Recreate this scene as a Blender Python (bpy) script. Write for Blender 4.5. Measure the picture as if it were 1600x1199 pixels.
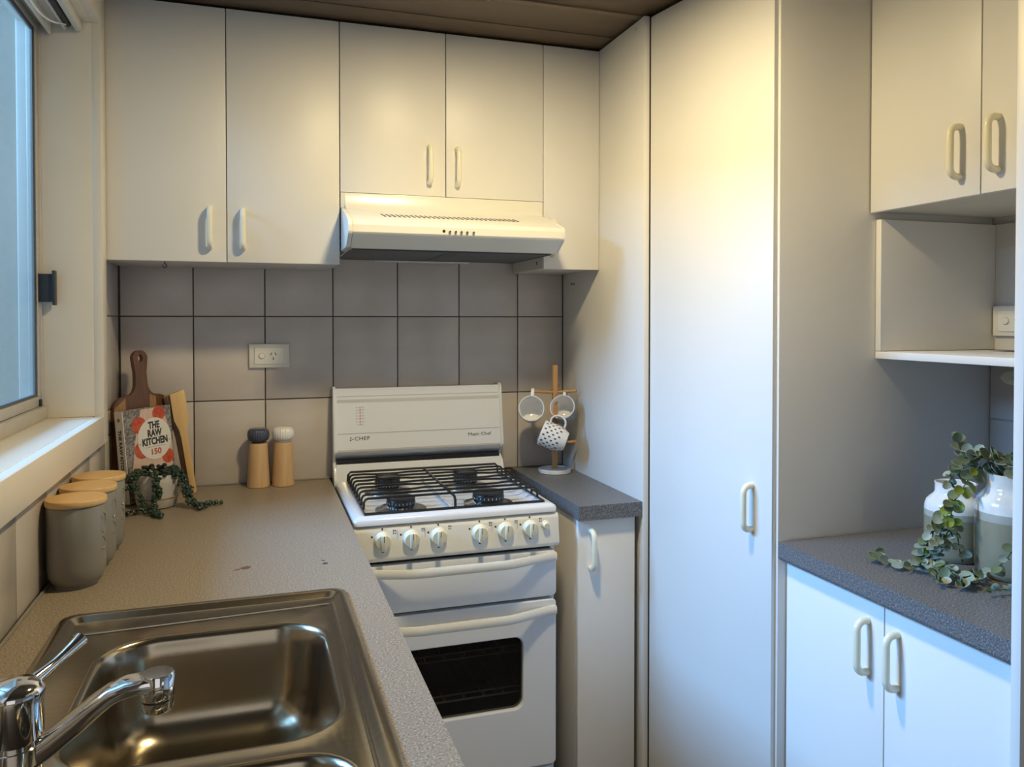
import bpy, bmesh, math, random
from mathutils import Vector, Matrix
random.seed(7)
R = math.radians
PI = math.pi
S = bpy.context.scene
for o in list(bpy.data.objects):
    bpy.data.objects.remove(o)
COL = S.collection

# ------------------------------------------------------------------ camera, world, lights, exposure
cd = bpy.data.cameras.new('camera')
cam = bpy.data.objects.new('camera', cd)
COL.objects.link(cam)
cam.location = (0.3717, -2.4864, 1.3894)
cam.rotation_euler = (PI/2 - 0.01742, 0, -0.31478)
cd.sensor_width = 36
cd.lens = 1231.1*36/1600
cd.shift_y = -77.9/1600
cd.clip_start = 0.02
S.camera = cam

w = bpy.data.worlds.new('world')
S.world = w
w.use_nodes = True
bg = w.node_tree.nodes['Background']
bg.inputs[0].default_value = (1.0, 0.97, 0.93, 1)
bg.inputs[1].default_value = 0.10

def light(name, kind, loc, energy, color, **kw):
    d = bpy.data.lights.new(name, kind)
    d.energy = energy
    d.color = color
    for k, v in kw.items():
        setattr(d, k, v)
    o = bpy.data.objects.new(name, d)
    o.location = loc
    COL.objects.link(o)
    return o

def aim(o, p):
    o.rotation_euler = (Vector(p)-o.location).to_track_quat('-Z', 'Y').to_euler()

# the ceiling lamp of the room (warm), just above the frame
light('ceiling_lamp', 'AREA', (0.84, -1.09, 2.19), 16.5, (1.0, 0.80, 0.45), shape='DISK', size=0.13)
# daylight from the sky outside the window
sky = light('window_sky', 'AREA', (-2.6, -0.30, 3.05), 580, (0.25, 0.56, 1.0), shape='RECTANGLE', size=1.8, size_y=1.1)
aim(sky, (0.9, -0.75, 1.1))

# daylight that reaches the kitchen from the living room behind the camera
room = light('living_room_daylight', 'AREA', (0.55, -4.2, 1.55), 6, (1.0, 0.97, 0.93), shape='RECTANGLE', size=1.5, size_y=1.9)
aim(room, (0.9, 0.0, 1.1))

S.view_settings.view_transform = 'Standard'
S.view_settings.look = 'None'
S.view_settings.gamma = 1
S.view_settings.use_curve_mapping = False
S.view_settings.exposure = 0.0
S.cycles.use_denoising = True
S.cycles.sample_clamp_indirect = 6
S.cycles.max_bounces = 8
S.cycles.caustics_reflective = False
S.cycles.caustics_refractive = False

# ------------------------------------------------------------------ materials
def mat(name, color, rough=0.5, metal=0.0, coat=0.0, noise=None, bump=None, spec=0.5):
    """noise = (scale, second colour, amount-contrast, stretch), bump = (scale, strength)"""
    m = bpy.data.materials.new(name)
    m.use_nodes = True
    nt = m.node_tree
    p = nt.nodes['Principled BSDF']
    p.inputs['Base Color'].default_value = (*color, 1)
    p.inputs['Roughness'].default_value = rough
    p.inputs['Metallic'].default_value = metal
    p.inputs['Coat Weight'].default_value = coat
    p.inputs['Specular IOR Level'].default_value = spec
    tc = nt.nodes.new('ShaderNodeTexCoord')
    if noise:
        sc, c2, lo, st = noise
        mp = nt.nodes.new('ShaderNodeMapping')
        mp.inputs['Scale'].default_value = st
        nz = nt.nodes.new('ShaderNodeTexNoise')
        nz.inputs['Scale'].default_value = sc
        nz.inputs['Detail'].default_value = 6
        rp = nt.nodes.new('ShaderNodeValToRGB')
        rp.color_ramp.elements[0].position = 0.5-lo
        rp.color_ramp.elements[1].position = 0.5+lo
        rp.color_ramp.elements[0].color = (*color, 1)
        rp.color_ramp.elements[1].color = (*c2, 1)
        nt.links.new(tc.outputs['Object'], mp.inputs[0])
        nt.links.new(mp.outputs[0], nz.inputs['Vector'])
        nt.links.new(nz.outputs[0], rp.inputs[0])
        nt.links.new(rp.outputs[0], p.inputs['Base Color'])
    if bump:
        nb = nt.nodes.new('ShaderNodeTexNoise')
        nb.inputs['Scale'].default_value = bump[0]
        nb.inputs['Detail'].default_value = 3
        b = nt.nodes.new('ShaderNodeBump')
        b.inputs['Strength'].default_value = bump[1]
        b.inputs['Distance'].default_value = 0.002
        nt.links.new(tc.outputs['Object'], nb.inputs['Vector'])
        nt.links.new(nb.outputs[0], b.inputs['Height'])
        nt.links.new(b.outputs[0], p.inputs['Normal'])
    return m

ONE = (1, 1, 1)
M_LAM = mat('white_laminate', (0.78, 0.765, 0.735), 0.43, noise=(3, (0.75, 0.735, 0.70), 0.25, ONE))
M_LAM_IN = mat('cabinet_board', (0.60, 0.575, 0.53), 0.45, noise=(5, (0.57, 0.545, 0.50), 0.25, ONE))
M_CREAM = mat('cream_plastic', (0.83, 0.79, 0.62), 0.28, noise=(20, (0.80, 0.75, 0.58), 0.3, ONE))
M_TILE = mat('grey_beige_tile', (0.53, 0.485, 0.45), 0.26, noise=(7, (0.60, 0.55, 0.515), 0.22, (1, 1, 2.2)), bump=(60, 0.04))
M_TILEL = mat('pale_tile', (0.50, 0.455, 0.40), 0.22, noise=(7, (0.55, 0.50, 0.44), 0.22, (1, 1, 2.2)), bump=(60, 0.04))
M_GROUT = mat('brown_grout', (0.13, 0.105, 0.085), 0.9, noise=(60, (0.17, 0.14, 0.11), 0.2, ONE))
M_PAINT = mat('cream_paint', (0.76, 0.70, 0.60), 0.4, noise=(12, (0.73, 0.67, 0.565), 0.25, ONE), bump=(120, 0.05))
M_WALL = mat('wall_paint', (0.66, 0.62, 0.55), 0.6, noise=(9, (0.62, 0.58, 0.51), 0.25, ONE), bump=(200, 0.06))
M_CEIL = mat('brown_ceiling', (0.125, 0.088, 0.055), 0.34, noise=(5, (0.095, 0.066, 0.040), 0.25, (0.5, 9, 9)))
M_CEIL2 = mat('brown_batten', (0.17, 0.125, 0.085), 0.4, noise=(5, (0.14, 0.10, 0.07), 0.25, (0.5, 9, 9)))
M_FLOOR = mat('vinyl_floor', (0.30, 0.25, 0.19), 0.45, noise=(8, (0.24, 0.20, 0.15), 0.25, (1, 5, 1)))
M_ENAMEL = mat('white_enamel', (0.74, 0.775, 0.83), 0.16, noise=(4, (0.72, 0.755, 0.81), 0.3, ONE))
M_ENAMEL_C = mat('cream_enamel', (0.78, 0.775, 0.735), 0.2, noise=(4, (0.79, 0.775, 0.71), 0.3, ONE))
M_HOOD = mat('hood_enamel', (0.79, 0.775, 0.69), 0.22, noise=(4, (0.77, 0.755, 0.67), 0.3, ONE))
M_BLACK = mat('black_enamel', (0.012, 0.012, 0.013), 0.32, noise=(40, (0.02, 0.02, 0.02), 0.2, ONE))
M_DARK = mat('dark_metal', (0.035, 0.035, 0.037), 0.4, noise=(30, (0.05, 0.05, 0.05), 0.2, ONE))
M_CAVITY = mat('oven_cavity', (0.012, 0.012, 0.013), 0.5, noise=(30, (0.016, 0.016, 0.016), 0.2, ONE))
M_RACK = mat('oven_rack_steel', (0.45, 0.44, 0.42), 0.35, 1.0, noise=(30, (0.4, 0.4, 0.4), 0.2, ONE))
M_GREYLINE = mat('grey_print', (0.42, 0.44, 0.47), 0.4, noise=(30, (0.40, 0.42, 0.45), 0.2, ONE))
M_INK = mat('black_ink', (0.02, 0.02, 0.022), 0.5, noise=(60, (0.03, 0.03, 0.03), 0.2, ONE))
M_RED = mat('red_ink', (0.55, 0.06, 0.09), 0.5, noise=(60, (0.5, 0.05, 0.08), 0.2, ONE))
M_STEEL = mat('brushed_steel', (0.46, 0.40, 0.31), 0.21, 1.0, noise=(12, (0.38, 0.33, 0.25), 0.3, (1, 12, 1)), bump=(90, 0.05))
M_BURNER = mat('burner_steel', (0.46, 0.46, 0.47), 0.24, 1.0, noise=(25, (0.36, 0.36, 0.37), 0.25, ONE))
M_CHROME = mat('chrome', (0.80, 0.80, 0.82), 0.06, 1.0, noise=(6, (0.76, 0.76, 0.78), 0.3, ONE))
M_ALU = mat('aluminium', (0.60, 0.555, 0.49), 0.42, 0.35, noise=(15, (0.55, 0.51, 0.45), 0.25, (1, 1, 6)))
M_GASKET = mat('window_gasket', (0.06, 0.075, 0.095), 0.5, noise=(30, (0.07, 0.085, 0.105), 0.2, ONE))
M_LATCH = mat('latch_black', (0.02, 0.028, 0.036), 0.4, noise=(30, (0.03, 0.035, 0.045), 0.2, ONE))
M_PVC = mat('white_plastic', (0.76, 0.745, 0.69), 0.3, noise=(20, (0.73, 0.715, 0.66), 0.3, ONE))
M_GAP = mat('gap_shade_and_chips', (0.05, 0.045, 0.04), 0.8, noise=(30, (0.06, 0.055, 0.05), 0.2, ONE))  # near-black for painted gap shade and holes; also chips and roller tube
M_BAMBOO = mat('bamboo', (0.60, 0.37, 0.15), 0.38, noise=(10, (0.68, 0.45, 0.21), 0.2, (1.5, 14, 1.5)))
M_OAK = mat('oak_wood', (0.56, 0.36, 0.175), 0.42, noise=(16, (0.64, 0.44, 0.24), 0.2, (7, 7, 0.7)))
M_TREEWOOD = mat('honey_wood', (0.45, 0.235, 0.085), 0.4, noise=(16, (0.52, 0.29, 0.12), 0.2, (7, 7, 0.7)))
M_ACACIA = mat('acacia_dark', (0.085, 0.034, 0.016), 0.4, noise=(14, (0.15, 0.065, 0.028), 0.2, (9, 9, 0.8)))
M_ACACIA2 = mat('acacia_gold', (0.27, 0.135, 0.05), 0.4, noise=(14, (0.36, 0.20, 0.08), 0.2, (9, 9, 0.8)))
M_SPAT = mat('beech_spatula', (0.60, 0.39, 0.16), 0.42, noise=(14, (0.66, 0.45, 0.20), 0.2, (9, 9, 0.8)))
M_SPAT2 = mat('dark_spatula', (0.16, 0.075, 0.035), 0.42, noise=(14, (0.24, 0.12, 0.05), 0.2, (9, 9, 0.8)))
M_CANIST = mat('grey_ceramic', (0.235, 0.225, 0.20), 0.30, noise=(9, (0.215, 0.205, 0.18), 0.3, ONE))
M_MUG = mat('white_ceramic', (0.80, 0.80, 0.79), 0.13, noise=(9, (0.78, 0.78, 0.77), 0.3, ONE))
M_NAVY = mat('slate_blue_ceramic', (0.055, 0.07, 0.115), 0.18, noise=(9, (0.065, 0.08, 0.13), 0.3, ONE))
M_MARBLE = mat('white_marble', (0.78, 0.77, 0.75), 0.25, noise=(22, (0.64, 0.64, 0.64), 0.16, ONE))
M_MUGGREY = mat('textured_mug', (0.50, 0.52, 0.52), 0.35, noise=(420, (0.10, 0.11, 0.115), 0.07, ONE))
M_POT = mat('stone_pot', (0.56, 0.53, 0.49), 0.4, noise=(40, (0.46, 0.43, 0.39), 0.2, ONE))
M_GOLD = mat('gold_line', (0.36, 0.26, 0.12), 0.35, 0.4, noise=(40, (0.32, 0.22, 0.10), 0.2, ONE))
M_SOIL = mat('soil', (0.05, 0.035, 0.025), 0.9, noise=(80, (0.08, 0.06, 0.04), 0.2, ONE))
M_PEARL = mat('dark_succulent', (0.012, 0.030, 0.020), 0.42, noise=(30, (0.024, 0.052, 0.034), 0.2, ONE))
M_STEM = mat('green_stem', (0.06, 0.09, 0.035), 0.5, noise=(30, (0.09, 0.12, 0.05), 0.2, ONE))
M_LEAF1 = mat('sage_leaf', (0.22, 0.27, 0.20), 0.5, noise=(45, (0.31, 0.36, 0.29), 0.25, ONE))
M_LEAF2 = mat('olive_leaf', (0.11, 0.14, 0.07), 0.48, noise=(45, (0.16, 0.20, 0.105), 0.25, ONE))
M_LEAF3 = mat('lime_leaf', (0.27, 0.34, 0.045), 0.45, noise=(45, (0.19, 0.26, 0.04), 0.25, ONE))
M_GLAZE_W = mat('white_glaze', (0.80, 0.79, 0.77), 0.09, noise=(18, (0.64, 0.64, 0.60), 0.12, ONE))
M_GLAZE_M = mat('grey_glaze', (0.45, 0.45, 0.40), 0.1, noise=(18, (0.36, 0.36, 0.31), 0.2, ONE))
M_GLAZE_O = mat('olive_glaze', (0.235, 0.215, 0.145), 0.2, noise=(14, (0.31, 0.29, 0.205), 0.22, (1, 1, 0.6)))
M_BOOK_W = mat('book_white', (0.74, 0.71, 0.65), 0.45, noise=(40, (0.72, 0.69, 0.63), 0.2, ONE))
M_BOOK_D = mat('book_dark_print', (0.10, 0.09, 0.085), 0.4, noise=(160, (0.32, 0.29, 0.27), 0.12, ONE))
M_BOOK_P = mat('book_pink_print', (0.60, 0.43, 0.34), 0.4, noise=(30, (0.66, 0.50, 0.41), 0.2, (8, 8, 0.8)))
M_TOM = mat('tomato_print', (0.45, 0.035, 0.012), 0.35, noise=(120, (0.56, 0.13, 0.035), 0.2, ONE))
M_PAGES = mat('book_pages', (0.70, 0.66, 0.57), 0.7, noise=(60, (0.64, 0.60, 0.52), 0.2, (1, 1, 20)))
M_STAIN = mat('worktop_chip', (0.10, 0.045, 0.022), 0.6, noise=(90, (0.20, 0.10, 0.05), 0.2, ONE))
M_FILTER = mat('filter_mesh', (0.13, 0.135, 0.14), 0.5, 0.2, noise=(300, (0.07, 0.075, 0.08), 0.15, ONE))
M_BRICK = mat('outside_block', (0.46, 0.27, 0.175), 0.8, noise=(20, (0.40, 0.24, 0.155), 0.2, ONE))
M_MORTAR = mat('mortar', (0.25, 0.18, 0.13), 0.9, noise=(60, (0.21, 0.15, 0.11), 0.2, ONE))
M_LENS = mat('lamp_lens', (0.7, 0.7, 0.66), 0.3, noise=(40, (0.66, 0.66, 0.62), 0.2, ONE))

def speckle(name, base, light_, dark):
    m = bpy.data.materials.new(name)
    m.use_nodes = True
    nt = m.node_tree
    p = nt.nodes['Principled BSDF']
    p.inputs['Roughness'].default_value = 0.42
    tc = nt.nodes.new('ShaderNodeTexCoord')
    n1 = nt.nodes.new('ShaderNodeTexNoise')
    n1.inputs['Scale'].default_value = 340
    n1.inputs['Detail'].default_value = 2
    r1 = nt.nodes.new('ShaderNodeValToRGB')
    e = r1.color_ramp.elements
    e[0].position = 0.34
    e[0].color = (*dark, 1)
    e[1].position = 0.68
    e[1].color = (*light_, 1)
    a = e.new(0.46)
    a.color = (*base, 1)
    b = e.new(0.56)
    b.color = (*base, 1)
    nt.links.new(tc.outputs['Object'], n1.inputs['Vector'])
    nt.links.new(n1.outputs[0], r1.inputs[0])
    nt.links.new(r1.outputs[0], p.inputs['Base Color'])
    return m

M_TOP = speckle('speckled_laminate', (0.265, 0.218, 0.168), (0.45, 0.385, 0.31), (0.13, 0.104, 0.08))
M_TOP2 = speckle('slate_laminate', (0.135, 0.135, 0.138), (0.30, 0.30, 0.31), (0.05, 0.05, 0.055))

def frosted():
    m = bpy.data.materials.new('frosted_glass')
    m.use_nodes = True
    nt = m.node_tree
    p = nt.nodes['Principled BSDF']
    p.inputs['Base Color'].default_value = (0.55, 0.50, 0.45, 1)
    p.inputs['Roughness'].default_value = 0.30
    p.inputs['Transmission Weight'].default_value = 1.0
    p.inputs['IOR'].default_value = 1.45
    tc = nt.nodes.new('ShaderNodeTexCoord')
    nz = nt.nodes.new('ShaderNodeTexNoise')
    nz.inputs['Scale'].default_value = 70
    nz.inputs['Detail'].default_value = 4
    b = nt.nodes.new('ShaderNodeBump')
    b.inputs['Strength'].default_value = 0.5
    b.inputs['Distance'].default_value = 0.004
    nt.links.new(tc.outputs['Object'], nz.inputs['Vector'])
    nt.links.new(nz.outputs[0], b.inputs['Height'])
    nt.links.new(b.outputs[0], p.inputs['Normal'])
    tr = nt.nodes.new('ShaderNodeBsdfTranslucent')
    tr.inputs[0].default_value = (0.95, 0.72, 0.50, 1)
    nt.links.new(b.outputs[0], tr.inputs['Normal'])
    mx = nt.nodes.new('ShaderNodeMixShader')
    mx.inputs[0].default_value = 0.32
    nt.links.new(p.outputs[0], mx.inputs[1])
    nt.links.new(tr.outputs[0], mx.inputs[2])
    tp = nt.nodes.new('ShaderNodeBsdfTransparent')
    tp.inputs[0].default_value = (0.86, 0.92, 0.97, 1)
    m2 = nt.nodes.new('ShaderNodeMixShader')
    m2.inputs[0].default_value = 0.80
    nt.links.new(mx.outputs[0], m2.inputs[1])
    nt.links.new(tp.outputs[0], m2.inputs[2])
    nt.links.new(m2.outputs[0], nt.nodes['Material Output'].inputs[0])
    return m
M_FROST = frosted()

def oven_glass():
    m = bpy.data.materials.new('tinted_oven_glass')
    m.use_nodes = True
    nt = m.node_tree
    p = nt.nodes['Principled BSDF']
    p.inputs['Base Color'].default_value = (0.01, 0.01, 0.011, 1)
    p.inputs['Roughness'].default_value = 0.06
    tr = nt.nodes.new('ShaderNodeBsdfTransparent')
    tr.inputs[0].default_value = (0.85, 0.85, 0.86, 1)
    nz = nt.nodes.new('ShaderNodeTexNoise')
    nz.inputs['Scale'].default_value = 3
    mr = nt.nodes.new('ShaderNodeMapRange')
    mr.inputs[3].default_value = 0.60
    mr.inputs[4].default_value = 0.68
    mx = nt.nodes.new('ShaderNodeMixShader')
    nt.links.new(nz.outputs[0], mr.inputs[0])
    nt.links.new(mr.outputs[0], mx.inputs[0])
    nt.links.new(p.outputs[0], mx.inputs[1])
    nt.links.new(tr.outputs[0], mx.inputs[2])
    nt.links.new(mx.outputs[0], nt.nodes['Material Output'].inputs[0])
    return m
M_OVENGLASS = oven_glass()

# ------------------------------------------------------------------ mesh helpers
class MB:
    """collects shapes for one mesh"""
    def __init__(s):
        s.bm = bmesh.new()

    def box(s, x0, x1, y0, y1, z0, z1, bev=0.0, seg=2):
        t = bmesh.new()
        bmesh.ops.create_cube(t, size=1)
        for v in t.verts:
            v.co = Vector(((x0+x1)/2+v.co.x*(x1-x0), (y0+y1)/2+v.co.y*(y1-y0), (z0+z1)/2+v.co.z*(z1-z0)))
        if bev > 0:
            bmesh.ops.bevel(t, geom=t.edges[:], offset=bev, segments=seg, affect='EDGES', profile=0.5)
        return s.merge(t)

    def merge(s, t, mtx=None):
        me = bpy.data.meshes.new('tmp')
        if mtx is not None:
            bmesh.ops.transform(t, matrix=mtx, verts=t.verts[:])
        t.to_mesh(me)
        t.free()
        s.bm.from_mesh(me)
        bpy.data.meshes.remove(me)
        return s

    def prism(s, pts, axis, a, b, bev=0.0, seg=2):
        """pts: outline in the other two axes in order (xyz minus axis); extruded from a to b along axis"""
        t = bmesh.new()
        def mk(p, d):
            q = [p[0], p[1]]
            q.insert(axis, d)
            return q
        va = [t.verts.new(mk(p, a)) for p in pts]
        vb = [t.verts.new(mk(p, b)) for p in pts]
        n = len(pts)
        t.faces.new(va)
        t.faces.new(vb[::-1])
        for i in range(n):
            t.faces.new((va[i], vb[i], vb[(i+1) % n], va[(i+1) % n]))
        bmesh.ops.recalc_face_normals(t, faces=t.faces[:])
        if bev > 0:
            bmesh.ops.bevel(t, geom=t.edges[:], offset=bev, segments=seg, affect='EDGES', profile=0.5)
        return s.merge(t)

    def tube(s, pts, r, n=8, closed=False, cap=True):
        pts = [Vector(p) for p in pts]
        m = len(pts)
        rr = r if isinstance(r, (list, tuple)) else [r]*m
        rings = []
        ref = None
        for i, p in enumerate(pts):
            if closed:
                d = pts[(i+1) % m]-pts[i-1]
            else:
                d = pts[min(i+1, m-1)]-pts[max(i-1, 0)]
            d.normalize()
            if ref is None:
                ref = Vector((0, 0, 1)) if abs(d.z) < 0.9 else Vector((1, 0, 0))
            u = (ref-d*ref.dot(d)).normalized()
            ref = u
            v = d.cross(u)
            rings.append([s.bm.verts.new(p+(u*math.cos(2*PI*k/n)+v*math.sin(2*PI*k/n))*rr[i]) for k in range(n)])
        for i in range(m if closed else m-1):
            A, B_ = rings[i], rings[(i+1) % m]
            for k in range(n):
                s.bm.faces.new((A[k], A[(k+1) % n], B_[(k+1) % n], B_[k]))
        if cap and not closed:
            s.bm.faces.new(rings[0][::-1])
            s.bm.faces.new(rings[-1])
        return s

    def lathe(s, prof, c=(0, 0, 0), n=32, mod=None):
        rings = []
        for (r, z) in prof:
            if r < 1e-6:
                rings.append([s.bm.verts.new((c[0], c[1], c[2]+z))])
            else:
                ring = []
                for k in range(n):
                    a = 2*PI*k/n
                    q = r*(mod(a, z) if mod else 1)
                    ring.append(s.bm.verts.new((c[0]+q*math.cos(a), c[1]+q*math.sin(a), c[2]+z)))
                rings.append(ring)
        for A, B_ in zip(rings, rings[1:]):
            if len(A) == 1 and len(B_) == 1:
                continue
            if len(A) == 1:
                for k in range(n):
                    s.bm.faces.new((A[0], B_[(k+1) % n], B_[k]))
            elif len(B_) == 1:
                for k in range(n):
                    s.bm.faces.new((A[k], A[(k+1) % n], B_[0]))
            else:
                for k in range(n):
                    s.bm.faces.new((A[k], A[(k+1) % n], B_[(k+1) % n], B_[k]))
        return s

    def ell(s, c, r, u=8, v=6, mtx=None):
        t = bmesh.new()
        bmesh.ops.create_uvsphere(t, u_segments=u, v_segments=v, radius=1)
        M = Matrix.Translation(c) @ (mtx or Matrix()) @ Matrix.Diagonal((r[0], r[1], r[2], 1))
        return s.merge(t, M)

    def done(s, name, m, parent=None, smooth=False, loc=None, rot=None, angle=40, off=None):
        if off is not None:
            bmesh.ops.translate(s.bm, verts=s.bm.verts[:], vec=-Vector(off))
        bmesh.ops.recalc_face_normals(s.bm, faces=s.bm.faces[:])
        me = bpy.data.meshes.new(name)
        if smooth:
            for f in s.bm.faces:
                f.smooth = True
            for e in s.bm.edges:
                if len(e.link_faces) == 2 and e.calc_face_angle(0) > R(angle):
                    e.smooth = False
        s.bm.to_mesh(me)
        s.bm.free()
        for mm in (m if isinstance(m, (list, tuple)) else [m]):
            me.materials.append(mm)
        o = bpy.data.objects.new(name, me)
        COL.objects.link(o)
        if parent is not None:
            o.parent = parent
        if loc is not None:
            o.location = loc
        if rot is not None:
            o.rotation_euler = rot
        return o

def tag(o, label, cat, group=None):
    o['label'] = label
    o['category'] = cat
    if group:
        o['group'] = group
    return o

def thing(name, label, cat, loc=(0, 0, 0), group=None, rot=None):
    o = bpy.data.objects.new(name, None)
    o.empty_display_size = 0.05
    COL.objects.link(o)
    o.location = loc
    if rot:
        o.rotation_euler = rot
    return tag(o, label, cat, group)

def struct(o):
    o['kind'] = 'structure'
    return o

def share(o, name=None, loc=None, rot=None, parent=None, scale=None):
    c = o.copy()
    COL.objects.link(c)
    if loc is not None:
        c.location = loc
    if rot is not None:
        c.rotation_euler = rot
    if scale is not None:
        c.scale = scale
    if parent is not None:
        c.parent = parent
    return c

def wbox(name, m, parent, x0, x1, y0, y1, z0, z1, bev=0.0, smooth=False):
    """a box given in world coordinates under an unrotated thing"""
    off = parent.location if parent is not None else None
    return MB().box(x0, x1, y0, y1, z0, z1, bev).done(name, m, parent, smooth=bev > 0, off=off)

def text(name, body, size, m, parent, loc, rot, sx=1.0, ext=0.0002, align='CENTER', bold=0.0, spacing=1.0):
    c = bpy.data.curves.new(name, 'FONT')
    c.body = body
    c.size = size
    c.extrude = ext
    c.align_x = align
    c.align_y = 'CENTER'
    c.offset = bold
    c.space_character = spacing
    c.resolution_u = 3
    c.materials.append(m)
    o = bpy.data.objects.new(name, c)
    COL.objects.link(o)
    o.parent = parent
    o.location = loc
    o.rotation_euler = rot
    me = bpy.data.meshes.new_from_object(o)
    bpy.data.objects.remove(o)
    o = bpy.data.objects.new(name, me)
    COL.objects.link(o)
    o.parent = parent
    o.location = loc
    o.rotation_euler = rot
    o.scale = (sx, 1, 1)
    return o

def rrect(x0, x1, y0, y1, r, n=6):
    p = []
    for cx, cy, a0 in ((x1-r, y1-r, 0), (x0+r, y1-r, 90), (x0+r, y0+r, 180), (x1-r, y0+r, 270)):
        for k in range(n+1):
            a = R(a0+90*k/n)
            p.append((cx+r*math.cos(a), cy+r*math.sin(a)))
    return p

# ------------------------------------------------------------------ room shell
ZC = 2.205            # underside of the boarded ceiling
XR = 2.075            # right wall
YF = -3.2             # open towards the living room behind the camera
wall_back = struct(MB().box(-0.35, XR+0.1, 0.0, 0.1, 0, 2.45).done('wall_back', M_GROUT))
WY0, WY1, WZ0, WZ1 = -1.95, -0.36, 1.155, 2.10     # window opening in the left wall
m = MB()
m.box(-0.24, -0.002, WY1+0.022, 0.0, 0, 2.45)
m.box(-0.24, -0.002, YF, WY0-0.019, 0, 2.45)
m.box(-0.24, -0.002, WY0-0.019, WY1+0.019, 0, WZ0-0.023)
m.box(-0.24, -0.002, WY0-0.019, WY1+0.019, WZ1+0.03, 2.45)
wall_left = struct(m.done('wall_left', M_GROUT))
wall_right = struct(MB().box(XR, XR+0.1, YF, 0.0, 0, 2.45).done('wall_right', M_WALL))
floor = struct(MB().box(-0.24, XR+0.1, YF, 0.1, -0.06, 0.0).done('floor', M_FLOOR))
# ceiling: boards that run along the back wall
ceiling = struct(MB().box(-0.24, XR+0.1, YF, 0.1, ZC+0.012, ZC+0.08).done('ceiling', M_GAP))
ys = [0.0, -0.20, -0.395]
for i in range(2):
    wbox('ceiling_board', M_CEIL, ceiling, -0.0, XR, ys[i+1]+0.002, ys[i]-0.002, ZC, ZC+0.014, 0.0015)
wbox('ceiling_board', M_CEIL, ceiling, 0, XR, -0.545, -0.399, ZC, ZC+0.014, 0.0015)
wbox('ceiling_batten', M_CEIL2, ceiling, 0, 1.38, -0.575, -0.547, ZC-0.004, ZC+0.014, 0.003)
yb = -0.577
while yb > YF+0.1:
    wbox('ceiling_board', M_CEIL, ceiling, 0, XR, yb-0.196, yb, ZC, ZC+0.014, 0.0015)
    yb -= 0.20

def tile(parent, m, mtl, axis, a0, a1, z0, z1):
    g = 0.0016
    if axis == 'y':      # on the back wall, faces -Y
        o = MB().box(-(a1-a0)/2+g, (a1-a0)/2-g, -0.006, 0.002, -(z1-z0)/2+g, (z1-z0)/2-g, 0.0014, 2)
        return o.done('tile', mtl, parent, smooth=True, loc=((a0+a1)/2, 0, (z0+z1)/2))
    s = 1 if axis == 'x' else -1
    xa, xb = (-0.004, 0.004) if s > 0 else (-0.006, 0.002)
    o = MB().box(xa, xb, -(a1-a0)/2+g, (a1-a0)/2-g, -(z1-z0)/2+g, (z1-z0)/2-g, 0.0014, 2)
    return o.done('tile', mtl, parent, smooth=True, loc=(m, (a0+a1)/2, (z0+z1)/2))

xs = [0.004] + [0.199+0.2*k for k in range(6)] + [1.359]
for z0, z1 in ((0.899, 1.15), (1.15, 1.40), (1.40, 1.58)):
    for a0, a1 in zip(xs, xs[1:]):
        tile(wall_back, 0, M_TILE, 'y', a0, a1, z0, z1)
yl = [-0.008, -0.23, -0.43, -0.63, -0.83, -1.03, -1.23, -1.43, -1.63, -1.83, -2.03, -2.23]
for a1, a0 in zip(yl, yl[1:]):
    tile(wall_left, -0.003, M_TILEL, 'x', a0, a1, 0.899, 1.085)
tile(wall_left, -0.003, M_TILE, 'x', -0.315, -0.008, 1.085, 1.15)
tile(wall_left, -0.003, M_TILE, 'x', -0.315, -0.008, 1.15, 1.40)
tile(wall_left, -0.003, M_TILE, 'x', -0.315, -0.008, 1.40, 1.58)
for z0, z1 in ((0.9, 1.15), (1.15, 1.30)):
    for a0, a1 in ((-1.215, -1.026), (-1.415, -1.215), (-1.60, -1.415)):
        tile(wall_right, XR, M_TILE, 'r', a0, a1, z0, z1)

# ------------------------------------------------------------------ window in the left wall
win = struct(bpy.data.objects.new('window_1', None))
COL.objects.link(win)
XG = -0.112
m = MB()
m.box(-0.16, -0.002, WY0, WY1, WZ0-0.022, WZ0, 0.002)
m.done('window_sill', M_PAINT, win, smooth=True)
MB().box(-0.16, 0.0, WY1, WY1+0.018, WZ0, WZ1+0.02, 0.001).done('jamb', M_PAINT, win, smooth=True)
MB().box(-0.16, 0.0, WY0-0.018, WY0, WZ0, WZ1+0.02, 0.001).done('jamb', M_PAINT, win, smooth=True)
MB().box(-0.16, 0.0, WY0, WY1, WZ1+0.005, WZ1+0.025, 0.001).done('head_lining', M_PAINT, win, smooth=True)
# aluminium outer frame
m = MB()
m.box(-0.155, XG+0.012, WY0, WY1, WZ0, WZ0+0.030, 0.002)
m.box(-0.155, XG+0.012, WY0, WY1, WZ1-0.012, WZ1+0.004, 0.002)
m.box(-0.155, XG+0.004, WY1-0.012, WY1, WZ0+0.03, WZ1-0.012, 0.001)
m.box(-0.155, XG+0.004, WY0, WY0+0.012, WZ0+0.03, WZ1-0.012, 0.001)
m.done('outer_frame', M_ALU, win, smooth=True)
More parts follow.
